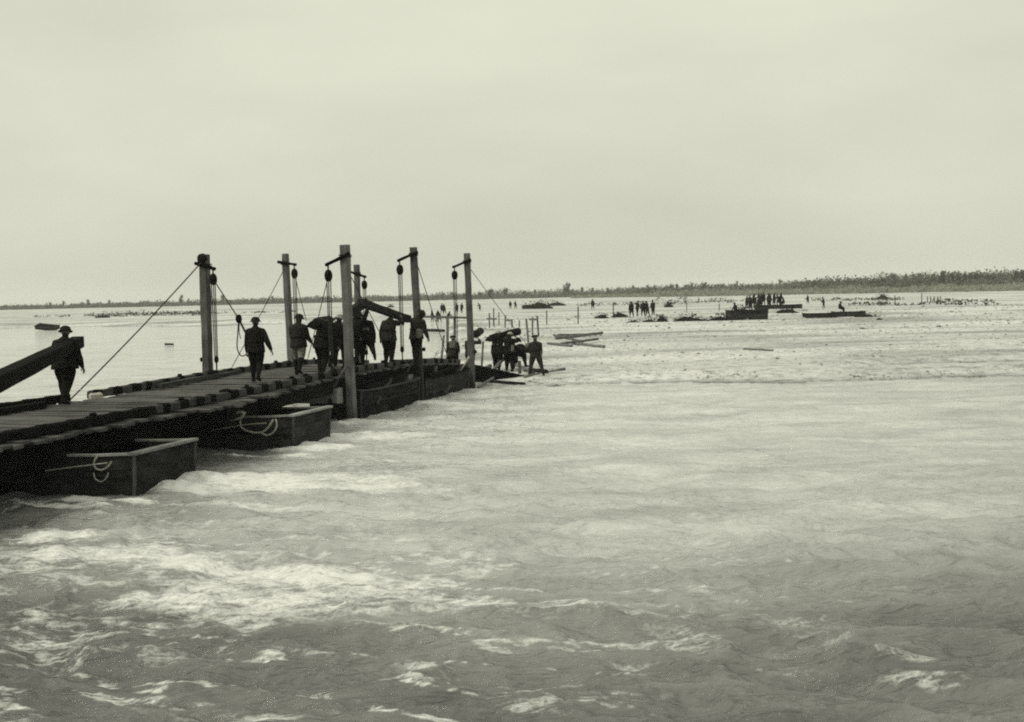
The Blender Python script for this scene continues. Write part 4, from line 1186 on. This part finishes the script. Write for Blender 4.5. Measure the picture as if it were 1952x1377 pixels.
# ------------------------------------------------------------------ timbers, poles and stones on the shore
def tz(x, y): return float(terrain_z(np.array([x]), np.array([y]))[0])
def onground(px, py):
    z = 0.2
    for _ in range(8):
        p = ground(px, py, z); z = max(0.0, tz(p.x, p.y))
    p.z = z
    return p
GS = 'timbers lying at the bridge end'
def lie(label, a, b, r, za=0.05, zb=0.05, mat='drift', group=GS, cat='pole', name='pole'):
    pa, pb = onground(*a), onground(*b)
    pa.z += za; pb.z += zb
    return log(name, label, pa, pb, r, mat, group, cat)
lie('long pale pole sloping from the ramp to the gravel at the astride soldier', (948, 702), (1018, 727), 0.06, 0.5, 0.06, 'drift')
lie('thin pole on the gravel pointing right beyond the astride soldier', (1000, 716), (1076, 706), 0.06)
lie('dark short log at the feet of the astride soldier', (1003, 722), (1042, 720), 0.10, mat='log')
lie('driftwood pole along the water edge below the ramp', (905, 733), (1000, 736), 0.06, mat='log')
lie('bent stick at the water edge under the last near post', (912, 741), (955, 727), 0.05)
m = MB(); a = onground(996, 714); m.beam(a + Vector((-.1, 0, .05)), a + Vector((-.1, 0, .55)), .12, .12, jit=.01, rnd=rb); tag(m.build('stake', M['drift']), 'short stake between the crouched man and the astride soldier', 'stake')
m = MB(); a = onground(1012, 727); m.beam(a + Vector((0, 0, -.1)), a + Vector((0.05, 0, .5)), .1, .1, jit=.01, rnd=rb); tag(m.build('stake', M['drift']), 'short stake in front of the astride soldier', 'stake')

for (a, b, za, zb, r, lab) in (((918, 702), (921, 652), .3, 2.35, .045, 'upright pole standing right of the last near post'), ((840, 700), (846, 640), .3, 2.5, .05, 'slanting pole left of the pale-packed soldier'), ((925, 716), (962, 706), .25, .5, .07, 'short pole leaning on the gangway top'), ((880, 716), (936, 712), .2, .3, .08, 'heavy pole lying beside the gangway behind the last post')):
    pa = onground(*a); pb = Vector(at(b[0], b[1], pa.y + .3)) if zb > 1 else onground(*b)
    pa.z += za - .3
    if zb <= 1: pb.z += zb
    log('pole', lab, pa, pb, r, 'drift', GS, 'pole')
GW = 'poles in the pile on the gravel flat'
for k, (a, b, r, za, zb, lab) in enumerate((((1060, 653), (1148, 645), 0.10, .25, .35, 'top pole of the pile on the gravel flat right of the astride soldier'),
        ((1056, 648), (1110, 655), 0.08, .3, .1, 'pole crossing under the top one in the gravel flat pile'),
        ((1090, 657), (1152, 664), 0.08, .1, .08, 'lowest right pole of the gravel flat pile'),
        ((1044, 657), (1090, 662), 0.07, .08, .08, 'pole sticking out left of the gravel flat pile'),
        ((1062, 641), (1136, 639), 0.07, .08, .08, 'thin pole behind the gravel flat pile'),
        ((1070, 660), (1140, 653), 0.07, .15, .2, 'middle pole of the gravel flat pile'))):
    lie(lab, a, b, r, za, zb, 'drift', GW)
lie('dark driftwood branch on the pale bar at middle right', (1418, 667), (1474, 670), 0.045, mat='drift', group=None, cat='driftwood', name='driftwood')
lie('low dark log on the flats behind the bridge, left of the first post', (315, 658), (330, 658), 0.09, mat='log', group=None, cat='log', name='drift_log')
lie('long thin log floating behind the second and third posts', (812, 632), (846, 633), 0.16, .1, .1, mat='log', group=None, cat='log', name='drift_log')

# stakes and light trestle frames standing out on the flats
GF = 'stakes standing in the flats'
def stake(px, y0, y1, label, w=0.09, dx=0, group=GF):
    p = onground(px + dx, y1)
    q = at(px, y0, p.y)
    m = MB(); m.beam(p - Vector((0, 0, .3)), q, w, w, up=(0, 1, 0), jit=.008, seg=5, rnd=rb)
    return tag(m.build('stake', M['drift']), label, 'stake', group)
def hframe(posts, bar, label):
    e = None
    for (px, y0, y1, dx) in posts:
        p = onground(px + dx, y1)
        if e is None: e = thing('bridge_trestle', p, label, 'trestle', 'light trestle frames on the flats')
        q = at(px, y0, p.y)
        m = MB(); m.beam(p - Vector((0, 0, .3)), q, .13, .13, up=(0, 1, 0), jit=.01, seg=5, rnd=rb); m.build('leg', M['drift'], e)
    (x0, yy0), (x1, yy1) = bar
    m = MB(); m.beam(at(x0, yy0, p.y - .12), at(x1, yy1, p.y - .12), .12, .14, jit=.01, rnd=rb); m.build('cross_piece', M['drift'], e)
hframe([(933, 597, 626, 0), (941, 588, 622, 0)], ((927, 608), (947, 608)), 'two-legged trestle frame above the ramp bearers, leftmost of the frames')
hframe([(963, 602, 625, 0), (976, 609, 625, 0)], ((962, 611), (977, 611)), 'low trestle frame between the tall pair and the astride soldier')
hframe([(1015, 605, 640, 0), (1024, 603, 641, 3)], ((1008, 609), (1026, 609)), 'trestle frame directly above the astride soldier head')
hframe([(853, 607, 690, 0), (866, 603, 655, 0)], ((803, 604), (893, 606)), 'tall spindly frame with a long bar between the last two near posts')
for (px, y0, y1, dx, lab) in ((1003, 608, 655, 5, 'leaning stake just left of the astride soldier head'), (951, 595, 612, 0, 'short stake right of the leftmost trestle frame'),
        (990, 611, 624, 0, 'stubby stake between the low frame and the leaning stake'), (1042, 592, 612, 0, 'stake right of the far brush heap'), (1102, 585, 618, 0, 'stake standing alone left of the lone far figure'),
        (1169, 577, 604, 0, 'stake left of the row of five far figures'), (1706, 563, 582, 0, 'tall stake left of the fence stakes at far right'), (1757, 559, 580, 0, 'tallest stake at far right'), (1371, 579, 592, 0, 'thin stake left of the loaded far boat'), (1309, 577, 594, 0, 'thin stake right of the row of five far figures')):
    stake(px, y0, y1, lab, dx=dx, w=.12)
for k, px in enumerate((1768, 1774, 1781, 1788, 1793)):
    stake(px, 565, 578, ('first', 'second', 'third', 'fourth', 'fifth')[k] + ' from left of the short fence stakes at far right', w=.14, group='short fence stakes')

# brush heaps and boulders
def lump(name, label, px, py, w, h, cat='heap', group=None, mat='heap', twigs=10, d=None):
    p = onground(px, py)
    sc = p.y / FOC
    W_, H_ = w * sc * 1.15, h * sc * 1.3
    rp = random.Random(int(px * 7 + py))
    m = MB(); rings = []
    nr = 6
    for i in range(nr):
        a = math.pi / 2 * i / (nr - 1)
        rings.append([p + Vector((math.cos(j * math.pi / 6) * math.cos(a) * W_ / 2 * rp.uniform(.72, 1.2), math.sin(j * math.pi / 6) * math.cos(a) * min(W_, 2.2) / 2 * rp.uniform(.72, 1.2), math.sin(a) * H_ * .7 * rp.uniform(.6, 1.1) - .05)) for j in range(12)])
    m.loft(rings)
    for k in range(twigs * 14):
        q = p + Vector((rp.gauss(0, .24) * W_, rp.gauss(0, .3) * min(W_, 2), rp.uniform(.0, .85) * H_))
        sz_ = rp.uniform(.12, .4) * max(.5, H_)
        d1 = Vector((rp.uniform(-1.2, 1.2), rp.uniform(-1, 1), rp.uniform(-.2, 1))).normalized() * sz_
        d2 = Vector((rp.uniform(-1, 1), rp.uniform(-1, 1), rp.uniform(-.6, .6))).normalized() * sz_ * .3
        m.add([q, q + d1 + d2, q + d1 - d2], [(0, 1, 2)])
    return tag(m.build(name, M[mat]), label, cat, group)
GH = 'dark brush heaps on the flats'
for (px, py, w, h, lab) in ((1180, 605, 28, 9, 'low brush heap left of the row of five far figures'), (1148, 607, 24, 8, 'small pointed brush heap below the lone far figure'), (1237, 609, 26, 9, 'brush heap at the feet of the five far figures'), (1262, 606, 24, 13, 'roundest dark brush heap right of the five far figures'),
        (1292, 606, 18, 8, 'small brush heap right of the roundest one'), (1314, 604, 52, 12, 'long low brush heap midway to the loaded far boat'), (1346, 604, 40, 9, 'low brush heap second left of the loaded far boat'), (1374, 603, 42, 13, 'dark brush heap against the loaded far boat'),
        (1412, 600, 40, 14, 'heap of gear behind the left end of the bluff far boat'), (1330, 606, 26, 7, 'low heap in front of the long brush heap'), (1208, 607, 30, 7, 'low heap under the leftmost of the five far figures'), (1500, 597, 44, 9, 'gear heap before the crowd boat right end'), (1560, 604, 40, 6, 'low brush along the flat boats'),
        (1648, 601, 34, 9, 'brush heap at the right end of the flat far boats'), (1672, 600, 26, 6, 'low trailing brush heap right of the flat far boats'),
        (1022, 589, 56, 13, 'broad sloping brush heap on the flats above the astride soldier'), (1060, 581, 34, 7, 'pale far heap right of the broad sloping one'), (1275, 586, 16, 9, 'small heap behind and right of the five far figures'),
        (195, 606, 26, 5, 'small dark heap at far left near the wreck'), (745, 583, 12, 5, 'tiny heap on far shore right of second post'), (1682, 566, 24, 8, 'dark heap before the right-hand wood')):
    lump('brush_heap', lab, px, py, w, h, group=GH)
lump('boulder', 'single dark boulder on the gravel at far right', 1790, 617, 17, 10, 'rock', None, 'heap', 0)
for (px, py, w, h, lab) in ((1645, 623, 10, 5, 'small dark stone on the gravel left of the big boulder'), (1676, 610, 12, 5, 'flat dark stone below the trailing brush heap'), (1412, 678, 8, 4, 'small dark stone on the pale bar left of the other'), (1482, 684, 12, 4, 'flat dark stone on the pale bar at middle right'), (1197, 642, 6, 4, 'tiny stone right of the pole pile'), (1575, 658, 8, 4, 'stone on the pale bar right of the driftwood branch')):
    lump('stone', lab, px, py, w, h, 'rock', 'dark stones on the gravel', 'heap', 0)

# low brush on the far bar at left, uncountable
def twig_clump(V, Fc, p, w, h, n, rp, size):
    for _ in range(n):
        a = rp.uniform(0, 6.28); r = math.sqrt(rp.random()) * w
        q = Vector((p.x + math.cos(a) * r, p.y + math.sin(a) * r, p.z + h * rp.random() ** 1.3))
        s = size * rp.uniform(.5, 1.3)
        d1 = Vector((rp.uniform(-1, 1), rp.uniform(-1, 1), rp.uniform(-.3, 1.6))).normalized() * s
        d2 = Vector((rp.uniform(-1, 1), rp.uniform(-1, 1), rp.uniform(-.5, .8))).normalized() * s * .5
        i = len(V); V += [tuple(q), tuple(q + d1 + d2), tuple(q + d1 - d2)]
        Fc.append((i, i + 1, i + 2))
def stuff_mesh(name, V, Fc, mat, label):
    me = bpy.data.meshes.new(name); me.from_pydata(V, [], Fc); me.materials.append(mat)
    o = bpy.data.objects.new(name, me); C.objects.link(o)
    return tag(o, label, kind='stuff')
rs = random.Random(11)
V, Fc = [], []
for (x0, x1, yb, hh, dens) in ((180, 400, 601, 7, 1.0), (225, 390, 598, 5, .8), (60, 250, 604, 3, .35), (400, 560, 592, 2, .3), (1100, 1420, 576, 4, .5), (1540, 1720, 573, 4, .5), (1600, 1890, 582, 3, .3), (1780, 1890, 577, 5, .6), (1250, 1400, 570, 5, .6)):
    x = x0
    while x < x1:
        if rs.random() < dens:
            p = onground(x, yb + rs.uniform(-1.5, 1.5)); p.z = max(p.z, .02)
            k = p.y / FOC
            twig_clump(V, Fc, p, rs.uniform(.5, 1.6), hh * k * rs.uniform(.4, 1.2), 14, rs, .35)
        x += rs.uniform(2, 6)
stuff_mesh('flats_brush', V, Fc, M['leaf'], 'low dark brush in strips along the far gravel bars')

# shingle along the water's edge, uncountable
V, Fc = [], []
def pebble(p, s):
    i = len(V)
    for (x, y, z) in ((1, 0, 0), (.3, .9, 0), (-.8, .5, 0), (-.8, -.6, 0), (.4, -.9, 0), (.1, .05, .75)):
        V.append((p[0] + x * s * rs.uniform(.7, 1.2), p[1] + y * s * rs.uniform(.7, 1.2), p[2] + z * s * rs.uniform(.6, 1.1) - .02))
    for a, b in ((0, 1), (1, 2), (2, 3), (3, 4), (4, 0)): Fc.append((i + a, i + b, i + 5))
XY = []
for _ in range(15000):
    if rs.random() < .4:
        x = rs.uniform(-3, 24); y = 39.9 - .09 * x + rs.gauss(.6, 1.0)
    else:
        y = 41 * math.exp(rs.random() ** 1.3 * 1.25); x = rs.uniform(-.06, .5) * y
    if vnoise(np.array([x / 2.6 + 50]), np.array([y / 1.5 + 20]))[0] > .47: XY.append((x, y))
Zs = terrain_z(np.array([a for a, _ in XY]), np.array([b for _, b in XY]))
for (x, y), z in zip(XY, Zs):
    if z > -.04: pebble((x, y, z), rs.uniform(.03, .06) * (1 + (y - 40) / 45) * (1.9 if rs.random() < .05 else 1))
stuff_mesh('shingle', V, Fc, M['rock'], 'loose dark pebbles along the water edge and gravel bars')

# ------------------------------------------------------------------ far boats and their people
GB = 'boats drawn up on the far flats'
def far_boat(px0, px1, py, hpx, label, Wd=1.7, yaw=0.0, deck=None, sink=0.0, L=None, depth=None):
    p = onground((px0 + px1) / 2, py)
    if depth:
        q = at((px0 + px1) / 2, py, depth); p = Vector((q.x, q.y, q.z))
    k = p.y / FOC
    L = L or (px1 - px0) * k
    base = Vector((p.x + L / 2 * math.cos(yaw), p.y + L / 2 * math.sin(yaw), p.z))
    e = pontoon('beached_boat', label, base, yaw, L, Wd, hpx * k, z0=-0.05, strakes=3, mats=('hull', 'hull', 'dark'), deck_h=deck, group=GB, simple=True)
    return e, p, k
f1, pf1, kf1 = far_boat(1387, 1460, 611, 19, 'bluff dark boat in front of the crowd on the far flats', 1.9, 0.12, depth=116)
f2, pf2, kf2 = far_boat(1440, 1526, 594, 12, 'dark boat carrying the standing crowd on the far flats', 2.2, -0.1, deck=0.72, depth=150)
f3, pf3, kf3 = far_boat(1533, 1592, 606, 8, 'low flat boat left of the seated far figure', 1.6, 0.05, depth=118)
f4, pf4, kf4 = far_boat(1588, 1646, 604, 9, 'low flat boat with the seated far figure', 1.6, -0.03, depth=119)
w, _, _ = far_boat(70, 112, 621, 5, 'small dark half-sunk boat at far left of the river', 1.3, -0.25)
w.rotation_euler = (0.3, 0.10, -0.2); w.location.z = max(w.location.z, 0.0) + 0.1

protos = []
poses = [dict(lean=3, legs=((6, 4, 5), (-4, 4, 5)), arms=((4, 8, 14), (6, 10, 18)), head=(8, 10, 0)),
         dict(lean=8, legs=((10, 6, 4), (-8, 10, 5)), arms=((30, 8, 60), (14, 10, 30)), head=(15, -20, 0)),
         dict(lean=24, legs=((20, 24, 4), (-4, 20, 4)), arms=((36, 8, 20), (30, 8, 30)), head=(30, 0, 0)),
         dict(lean=4, legs=((86, 88, 6), (80, 84, 8)), arms=((34, 8, 40), (30, 10, 40)), head=(10, 0, 0))]
for ps in poses:
    protos.append(make_person('x', (0, 0, 0), (0, 1), ps, DK, 'helmet', voxel=0.036))
used = set()
def far_person(k, loc, ang, label, group, sc=1.0):
    if k in used: e = copy_tree(protos[k])
    else: e = protos[k]; used.add(k)
    e.location = loc; e.rotation_euler = (0, 0, R(ang)); e.scale = (sc, sc, sc)
    tag(e, label, 'person', group)
    return e
G5 = 'row of five soldiers standing on the far flats'
for k, (px, py, lab) in enumerate(((1204, 605, 'leftmost of the five dark figures standing in a row on far flats'), (1215, 602, 'second from left of the five far figures in a row'), (1226, 603, 'middle figure of the five far figures in a row'), (1234, 603, 'fourth from left of the five far figures in a row'), (1245, 601, 'rightmost of the five far figures in a row'))):
    p = onground(px, py); far_person((0, 1, 0, 1, 0)[k], p, (20, -60, 170, 60, 140)[k], lab, G5, 1.06)
GC = 'crowd of soldiers on the far boat'
crowd = ((1424, .1, 0), (1430, -.6, 1), (1441, .3, 0), (1448, -.4, 1), (1455, .5, 0), (1463, -.5, 0), (1470, .2, 1), (1477, -.2, 0), (1484, .5, 2))
words = ('leftmost', 'second from left', 'third from left', 'fourth from left', 'middle-right fifth', 'sixth from left', 'seventh from left', 'eighth from left', 'rightmost stooping')
for (px, dy, k), wd in zip(crowd, words):
    q = at(px, 588, pf2.y + dy); z = pf2.z + 0.75 if px > 1444 else pf2.z + 0.55
    far_person(k, (q.x + random.uniform(-.15, .15), q.y, z + random.uniform(-.1, .12)), random.uniform(0, 360), wd + ' of the dark crowd standing on the far boat', GC, random.uniform(1.0, 1.14))
GL = 'scattered soldiers on the far flats'
for (dx, dy, k, lab) in ((1436, 1.6, 1, 'man at the back left of the far boat crowd'), (1452, 1.8, 0, 'man at the back middle of the far boat crowd'), (1466, 1.7, 1, 'man at the back right of the far boat crowd'), (1488, .9, 1, 'man standing apart at the crowd boat right end'), (1431, -2.6, 2, 'stooping man in front of the far boat crowd, left'), (1446, -2.8, 2, 'stooping man in front of the far boat crowd, right')):
    q = at(dx, 588, pf2.y + dy); far_person(k, (q.x, q.y, pf2.z + (.8 if dy > 0 else .35)), random.uniform(0, 360), lab, GC, random.uniform(.95, 1.08))
p = pf1 + Vector((-(1424 - 1403) * kf1, 0, 0.25)); far_person(1, p, 120, 'figure standing at the left end of the bluff far boat', GL)
p = pf2 + Vector(((1494 - 1483) * kf2, 0, 0.78)); far_person(3, p + Vector((0, 0, -.25)), 100, 'figure sitting at the right end of the crowd boat', GL)
p = pf4 + Vector((-(1617 - 1601) * kf4, 0, 0.35)); far_person(3, p, -90, 'figure seated upright on the low flat far boats', GL)
for (px, py, k, a, lab) in ((1540, 579, 0, 30, 'lone figure standing far off right of the crowd boat'), (1570, 587, 1, 80, 'faint lone figure between the crowd boat and flat boats'), (1130, 590, 0, 10, 'lone far figure standing left of the five'),
        (824, 604, 0, 60, 'left figure of the pair right of the black-footed post'), (833, 604, 1, -60, 'right figure of the pair right of the black-footed post'), (871, 597, 0, 15, 'left figure of the close pair just left of the last near post'), (880, 597, 1, -20, 'right figure of the close pair just left of the last near post'),
        (838, 605, 2, 30, 'stooping left figure of the cluster behind the spindly trestle bar'), (843, 606, 0, 190, 'tallest figure of the cluster behind the spindly trestle bar'), (848, 607, 1, 70, 'front figure of the cluster behind the spindly trestle bar'), (854, 605, 2, -50, 'rightmost stooping figure of the cluster behind the spindly trestle bar'),
        (915, 593, 2, 90, 'stooping far figure just right of the last near post'), (973, 589, 0, 0, 'left figure of the far pair above the ramp bearers'), (983, 589, 1, 40, 'right figure of the far pair above the ramp bearers')):
    p = onground(px, py)
    sc = 1.0
    if px < 1000 or px in (1570, 1540): sc = min(1.0, (16 if px > 900 else 20) * p.y / FOC / 1.75 )
    far_person(k, p, a, lab, GL, max(.9, sc))

# ------------------------------------------------------------------ far woods
def tree_proto(kind, rp):
    """unit tree about 1 m tall, scaled when placed"""
    H_ = 10.0
    e = thing('bare_tree', (0, 0, 0), 'x', 'tree', 'trees of the far wood')
    m = MB()
    r0 = .22
    top = H_ * (.8 if kind != 2 else .9)
    pts = [Vector((rp.uniform(-.15, .15) * i, rp.uniform(-.15, .15) * i, top * i / 5 - (.3 if i == 0 else 0))) for i in range(6)]
    m.tube(pts, [r0 * (1 - .16 * i) for i in range(6)], 6)
    tips = [pts[-1], pts[4], pts[3], pts[2]] + ([pts[1]] if kind == 2 else [])
    nl = 9 if kind != 1 else 12
    for k in range(nl):
        f = rp.uniform(.12, .95); i = int(f * 5); b = pts[i].lerp(pts[min(i + 1, 5)], f * 5 - i)
        a = rp.uniform(0, 6.28); up = rp.uniform(.5, 1.6) if kind != 2 else rp.uniform(1.6, 3)
        ln = H_ * rp.uniform(.14, .30) * (1.2 - f * .5)
        d = Vector((math.cos(a), math.sin(a), up)).normalized()
        md_ = b + d * ln * .5 + Vector((0, 0, .1)); en = b + d * ln
        m.tube([b, md_, en], [.09, .06, .03], 5)
        tips += [md_, en]
    m.build('trunk', M['bark'], e, local=True)
    V, Fc = [], []
    for tp in tips:
        for _ in range(rp.randint(1, 3)):
            c = tp + Vector((rp.uniform(-.6, .6), rp.uniform(-.6, .6), rp.uniform(-.5, .6)))
            n = (40, 26, 40)[kind]
            for _ in range(n):
                q = c + Vector((rp.gauss(0, .36), rp.gauss(0, .36), rp.gauss(0, .5)))
                s = rp.uniform(.2, .5)
                d1 = Vector((rp.uniform(-1, 1), rp.uniform(-1, 1), rp.uniform(-.6, 1.2))).normalized() * s
                d2 = Vector((rp.uniform(-1, 1), rp.uniform(-1, 1), rp.uniform(-1, 1))).normalized() * s * .6
                i = len(V); V += [tuple(q), tuple(q + d1 + d2), tuple(q + d1 - d2)]; Fc.append((i, i + 1, i + 2))
    me = bpy.data.meshes.new('crown'); me.from_pydata(V, [], Fc); me.materials.append(M['leaf'])
    o = bpy.data.objects.new('crown', me); C.objects.link(o); o.parent = e
    return e
rt = random.Random(21)
tps = [tree_proto(k % 3, rt) for k in range(6)]
tused = set()
ORD = ['first', 'second', 'third', 'fourth', 'fifth', 'sixth', 'seventh', 'eighth', 'ninth', 'tenth', 'eleventh', 'twelfth', 'thirteenth', 'fourteenth', 'fifteenth', 'sixteenth', 'seventeenth', 'eighteenth', 'nineteenth', 'twentieth']
def place_tree(px, ytop, Y, label, k=None, wide=1.0, group='trees of the far wood'):
    k = rt.randrange(6) if k is None else k
    q = at(px, ytop, Y)
    z = max(0.05, tz(q.x, q.y))
    h = max(2.5, q.z - z)
    e = copy_tree(tps[k]) if k in tused else tps[k]
    tused.add(k)
    e.location = (q.x, q.y, z); s = h / 9.6
    e.scale = (s * wide, s * wide, s); e.rotation_euler = (0, 0, rt.uniform(0, 6.28))
    tag(e, label, 'tree', group)
# left, standing out of a thin far wood
lt = ((95, 578), (121, 576), (155, 575), (168, 573), (208, 574), (227, 577), (273, 573), (283, 572), (344, 565), (358, 571), (425, 565), (470, 570), (500, 570), (520, 566), (585, 566), (610, 564))
for i, (x, y) in enumerate(lt):
    place_tree(x, y, 640 + rt.uniform(-15, 15), ORD[i] + ' tree from left standing out of the thin far wood at left', wide=1.5)
place_tree(1082, 537, 600, 'tall dense tree clump standing alone above middle of the far wood', 0, 0.9); place_tree(1078, 541, 604, 'slightly lower companion left of the tall dense tree clump', 3, 0.9)
ct = ((845, 558), (862, 556), (885, 557), (915, 555), (935, 549), (962, 547), (1000, 556), (1020, 554), (1045, 556), (1110, 550), (1130, 551), (1160, 547), (1180, 545), (1205, 546))
for i, (x, y) in enumerate(ct):
    place_tree(x, y, 610 + rt.uniform(-15, 15), ORD[i] + ' tree from left along the middle of the far wood', wide=1.2)
RG = [(1236, 541), (1247, 542), (1270, 541), (1280, 540), (1290, 540), (1308, 541), (1317, 537), (1341, 537), (1345, 540), (1365, 541), (1376, 539), (1403, 534), (1425, 541), (1445, 540), (1470, 538), (1486, 536), (1500, 538), (1520, 540)]
for i, (x, y) in enumerate(RG):
    place_tree(x, y, 500 + rt.uniform(-20, 20), ORD[i] + ' tree from left in the low wood above the crowd boat', wide=.9)
RH = [(1540, 538), (1553, 537), (1566, 536), (1580, 537), (1596, 536), (1612, 537), (1626, 534), (1640, 534), (1655, 534), (1668, 529), (1683, 524), (1692, 531), (1703, 519), (1716, 528), (1729, 526), (1741, 526), (1752, 525), (1765, 529)]
for i, (x, y) in enumerate(RH):
    place_tree(x, y, 420 + rt.uniform(-15, 15), ORD[i] + ' tree from left in the taller right-hand wood', wide=.95)
RI = [(1778, 527), (1790, 524), (1797, 521), (1808, 525), (1816, 523), (1827, 518), (1838, 525), (1848, 521), (1860, 524), (1870, 519), (1880, 522), (1892, 521), (1905, 520), (1920, 522), (1936, 521), (1949, 519)]
for i, (x, y) in enumerate(RI):
    place_tree(x, y, 380 + rt.uniform(-12, 12), ORD[i] + ' tree from left in the tallest clump at the right edge', wide=1.05)
# a fallen bare tree among them
e = thing('fallen_tree', at(1588, 543, 395), 'bare fallen tree with forked limbs raised above the right-hand wood', 'tree')
for (a, b, r) in (((1600, 546), (1575, 526), .16), ((1590, 541), (1599, 526), .12), ((1583, 534), (1578, 524), .08), ((1594, 533), (1603, 531), .07)):
    m = MB(); pa, pb = at(*a, 395), at(*b, 395); m.tube([pa, pa.lerp(pb, .5) + Vector((0, .3, .15)), pb], [r * 1.3, r, r * .5], 5); m.build('limb', M['bark'], e)

# undergrowth of the far bank: one mass
def scrub_band(name, mat, rows, label, spires=()):
    V, Fc = [], []
    for (x0, x1, Y0, Y1, h0, h1, step, n, sz, lift) in rows:
        x = x0
        while x < x1:
            f = (x - x0) / (x1 - x0)
            Y = Y0 + (Y1 - Y0) * f + rs.uniform(-14, 14)
            q = at(x, 560, Y); z = max(.05, tz(q.x, Y)) + lift
            h = (h0 + (h1 - h0) * f) * rs.uniform(.6, 1.25) * (0.45 + 1.15 * float(fbm(np.array([x / 38.0 + Y0]), np.array([2.5]), 3)[0]))
            twig_clump(V, Fc, Vector((q.x, Y, z)), h * .55 + .6, h, n, rs, sz)
            x += step * rs.uniform(.5, 1.5)
    for (x0, x1, Y0, h0, h1, step, n) in spires:
        x = x0
        while x < x1:
            Y = Y0 + rs.uniform(-12, 12); q = at(x, 560, Y); z = max(.05, tz(q.x, Y))
            h = rs.uniform(h0, h1)
            for f in range(5):
                twig_clump(V, Fc, Vector((q.x + rs.uniform(-.3, .3), Y, z + h * f / 5.5)), (1 - f / 6) * h * .17 + .2, h * .22, n, rs, .55)
            x += step * rs.uniform(.5, 1.5)
    return stuff_mesh(name, V, Fc, mat, label)
scrub_band('far_scrub', M['scrub'], [(-40, 1230, 640, 600, 1.5, 3.0, 1.1, 26, .8, 0), (-40, 1230, 655, 615, 1.9, 3.8, 1.8, 22, .8, 0), (1180, 1560, 520, 430, 3.0, 2.8, .9, 30, .8, 0), (1180, 1560, 540, 450, 3.4, 3.4, 1.2, 30, .8, 0),
                                      (1500, 1990, 430, 385, 3.4, 4.2, .9, 38, .8, 0), (1500, 1990, 450, 405, 4.0, 6.0, 1.0, 38, .8, 0), (1740, 1990, 375, 362, 2.2, 3.0, 1.0, 36, .7, 0)],
           'dense grey undergrowth of the wood along the far bank',
           ((1225, 1540, 515, 2.5, 5.0, 4, 10), (1520, 1700, 432, 3.0, 5.6, 3.2, 11), (1690, 1990, 398, 4.0, 7.2, 2.4, 12), (1640, 1990, 410, 5.0, 7.6, 6, 14), (830, 1220, 622, 2.5, 5.0, 6, 9), (60, 830, 650, 1.5, 4.0, 9, 8)))
scrub_band('bank_scrub', M['scrub_pale'], [(1090, 1400, 470, 400, .8, 1.8, .9, 20, .5, 0), (1250, 1990, 410, 330, 1.6, 1.6, .7, 22, .5, 0), (1300, 1990, 380, 310, 1.0, 1.2, .7, 18, .45, 0)],
           'paler low scrub on the slope before the far wood')

# ------------------------------------------------------------------ haze
m = MB(); m.box((0, 760, 9), (3200, 1760, 22))
hz = m.build('haze', None)
hm = bpy.data.materials.new('river_haze'); hm.use_nodes = True
hn = hm.node_tree; hn.nodes.clear()
ho = hn.nodes.new('ShaderNodeOutputMaterial'); hv = hn.nodes.new('ShaderNodeVolumePrincipled')
hv.inputs['Color'].default_value = (0.95, 0.95, 0.95, 1)
hv.inputs['Density'].default_value = 0.00024
hn.links.new(hv.outputs[0], ho.inputs['Volume'])
hz.data.materials.clear(); hz.data.materials.append(hm)
tag(hz, 'thin pale haze over the river', kind='stuff')
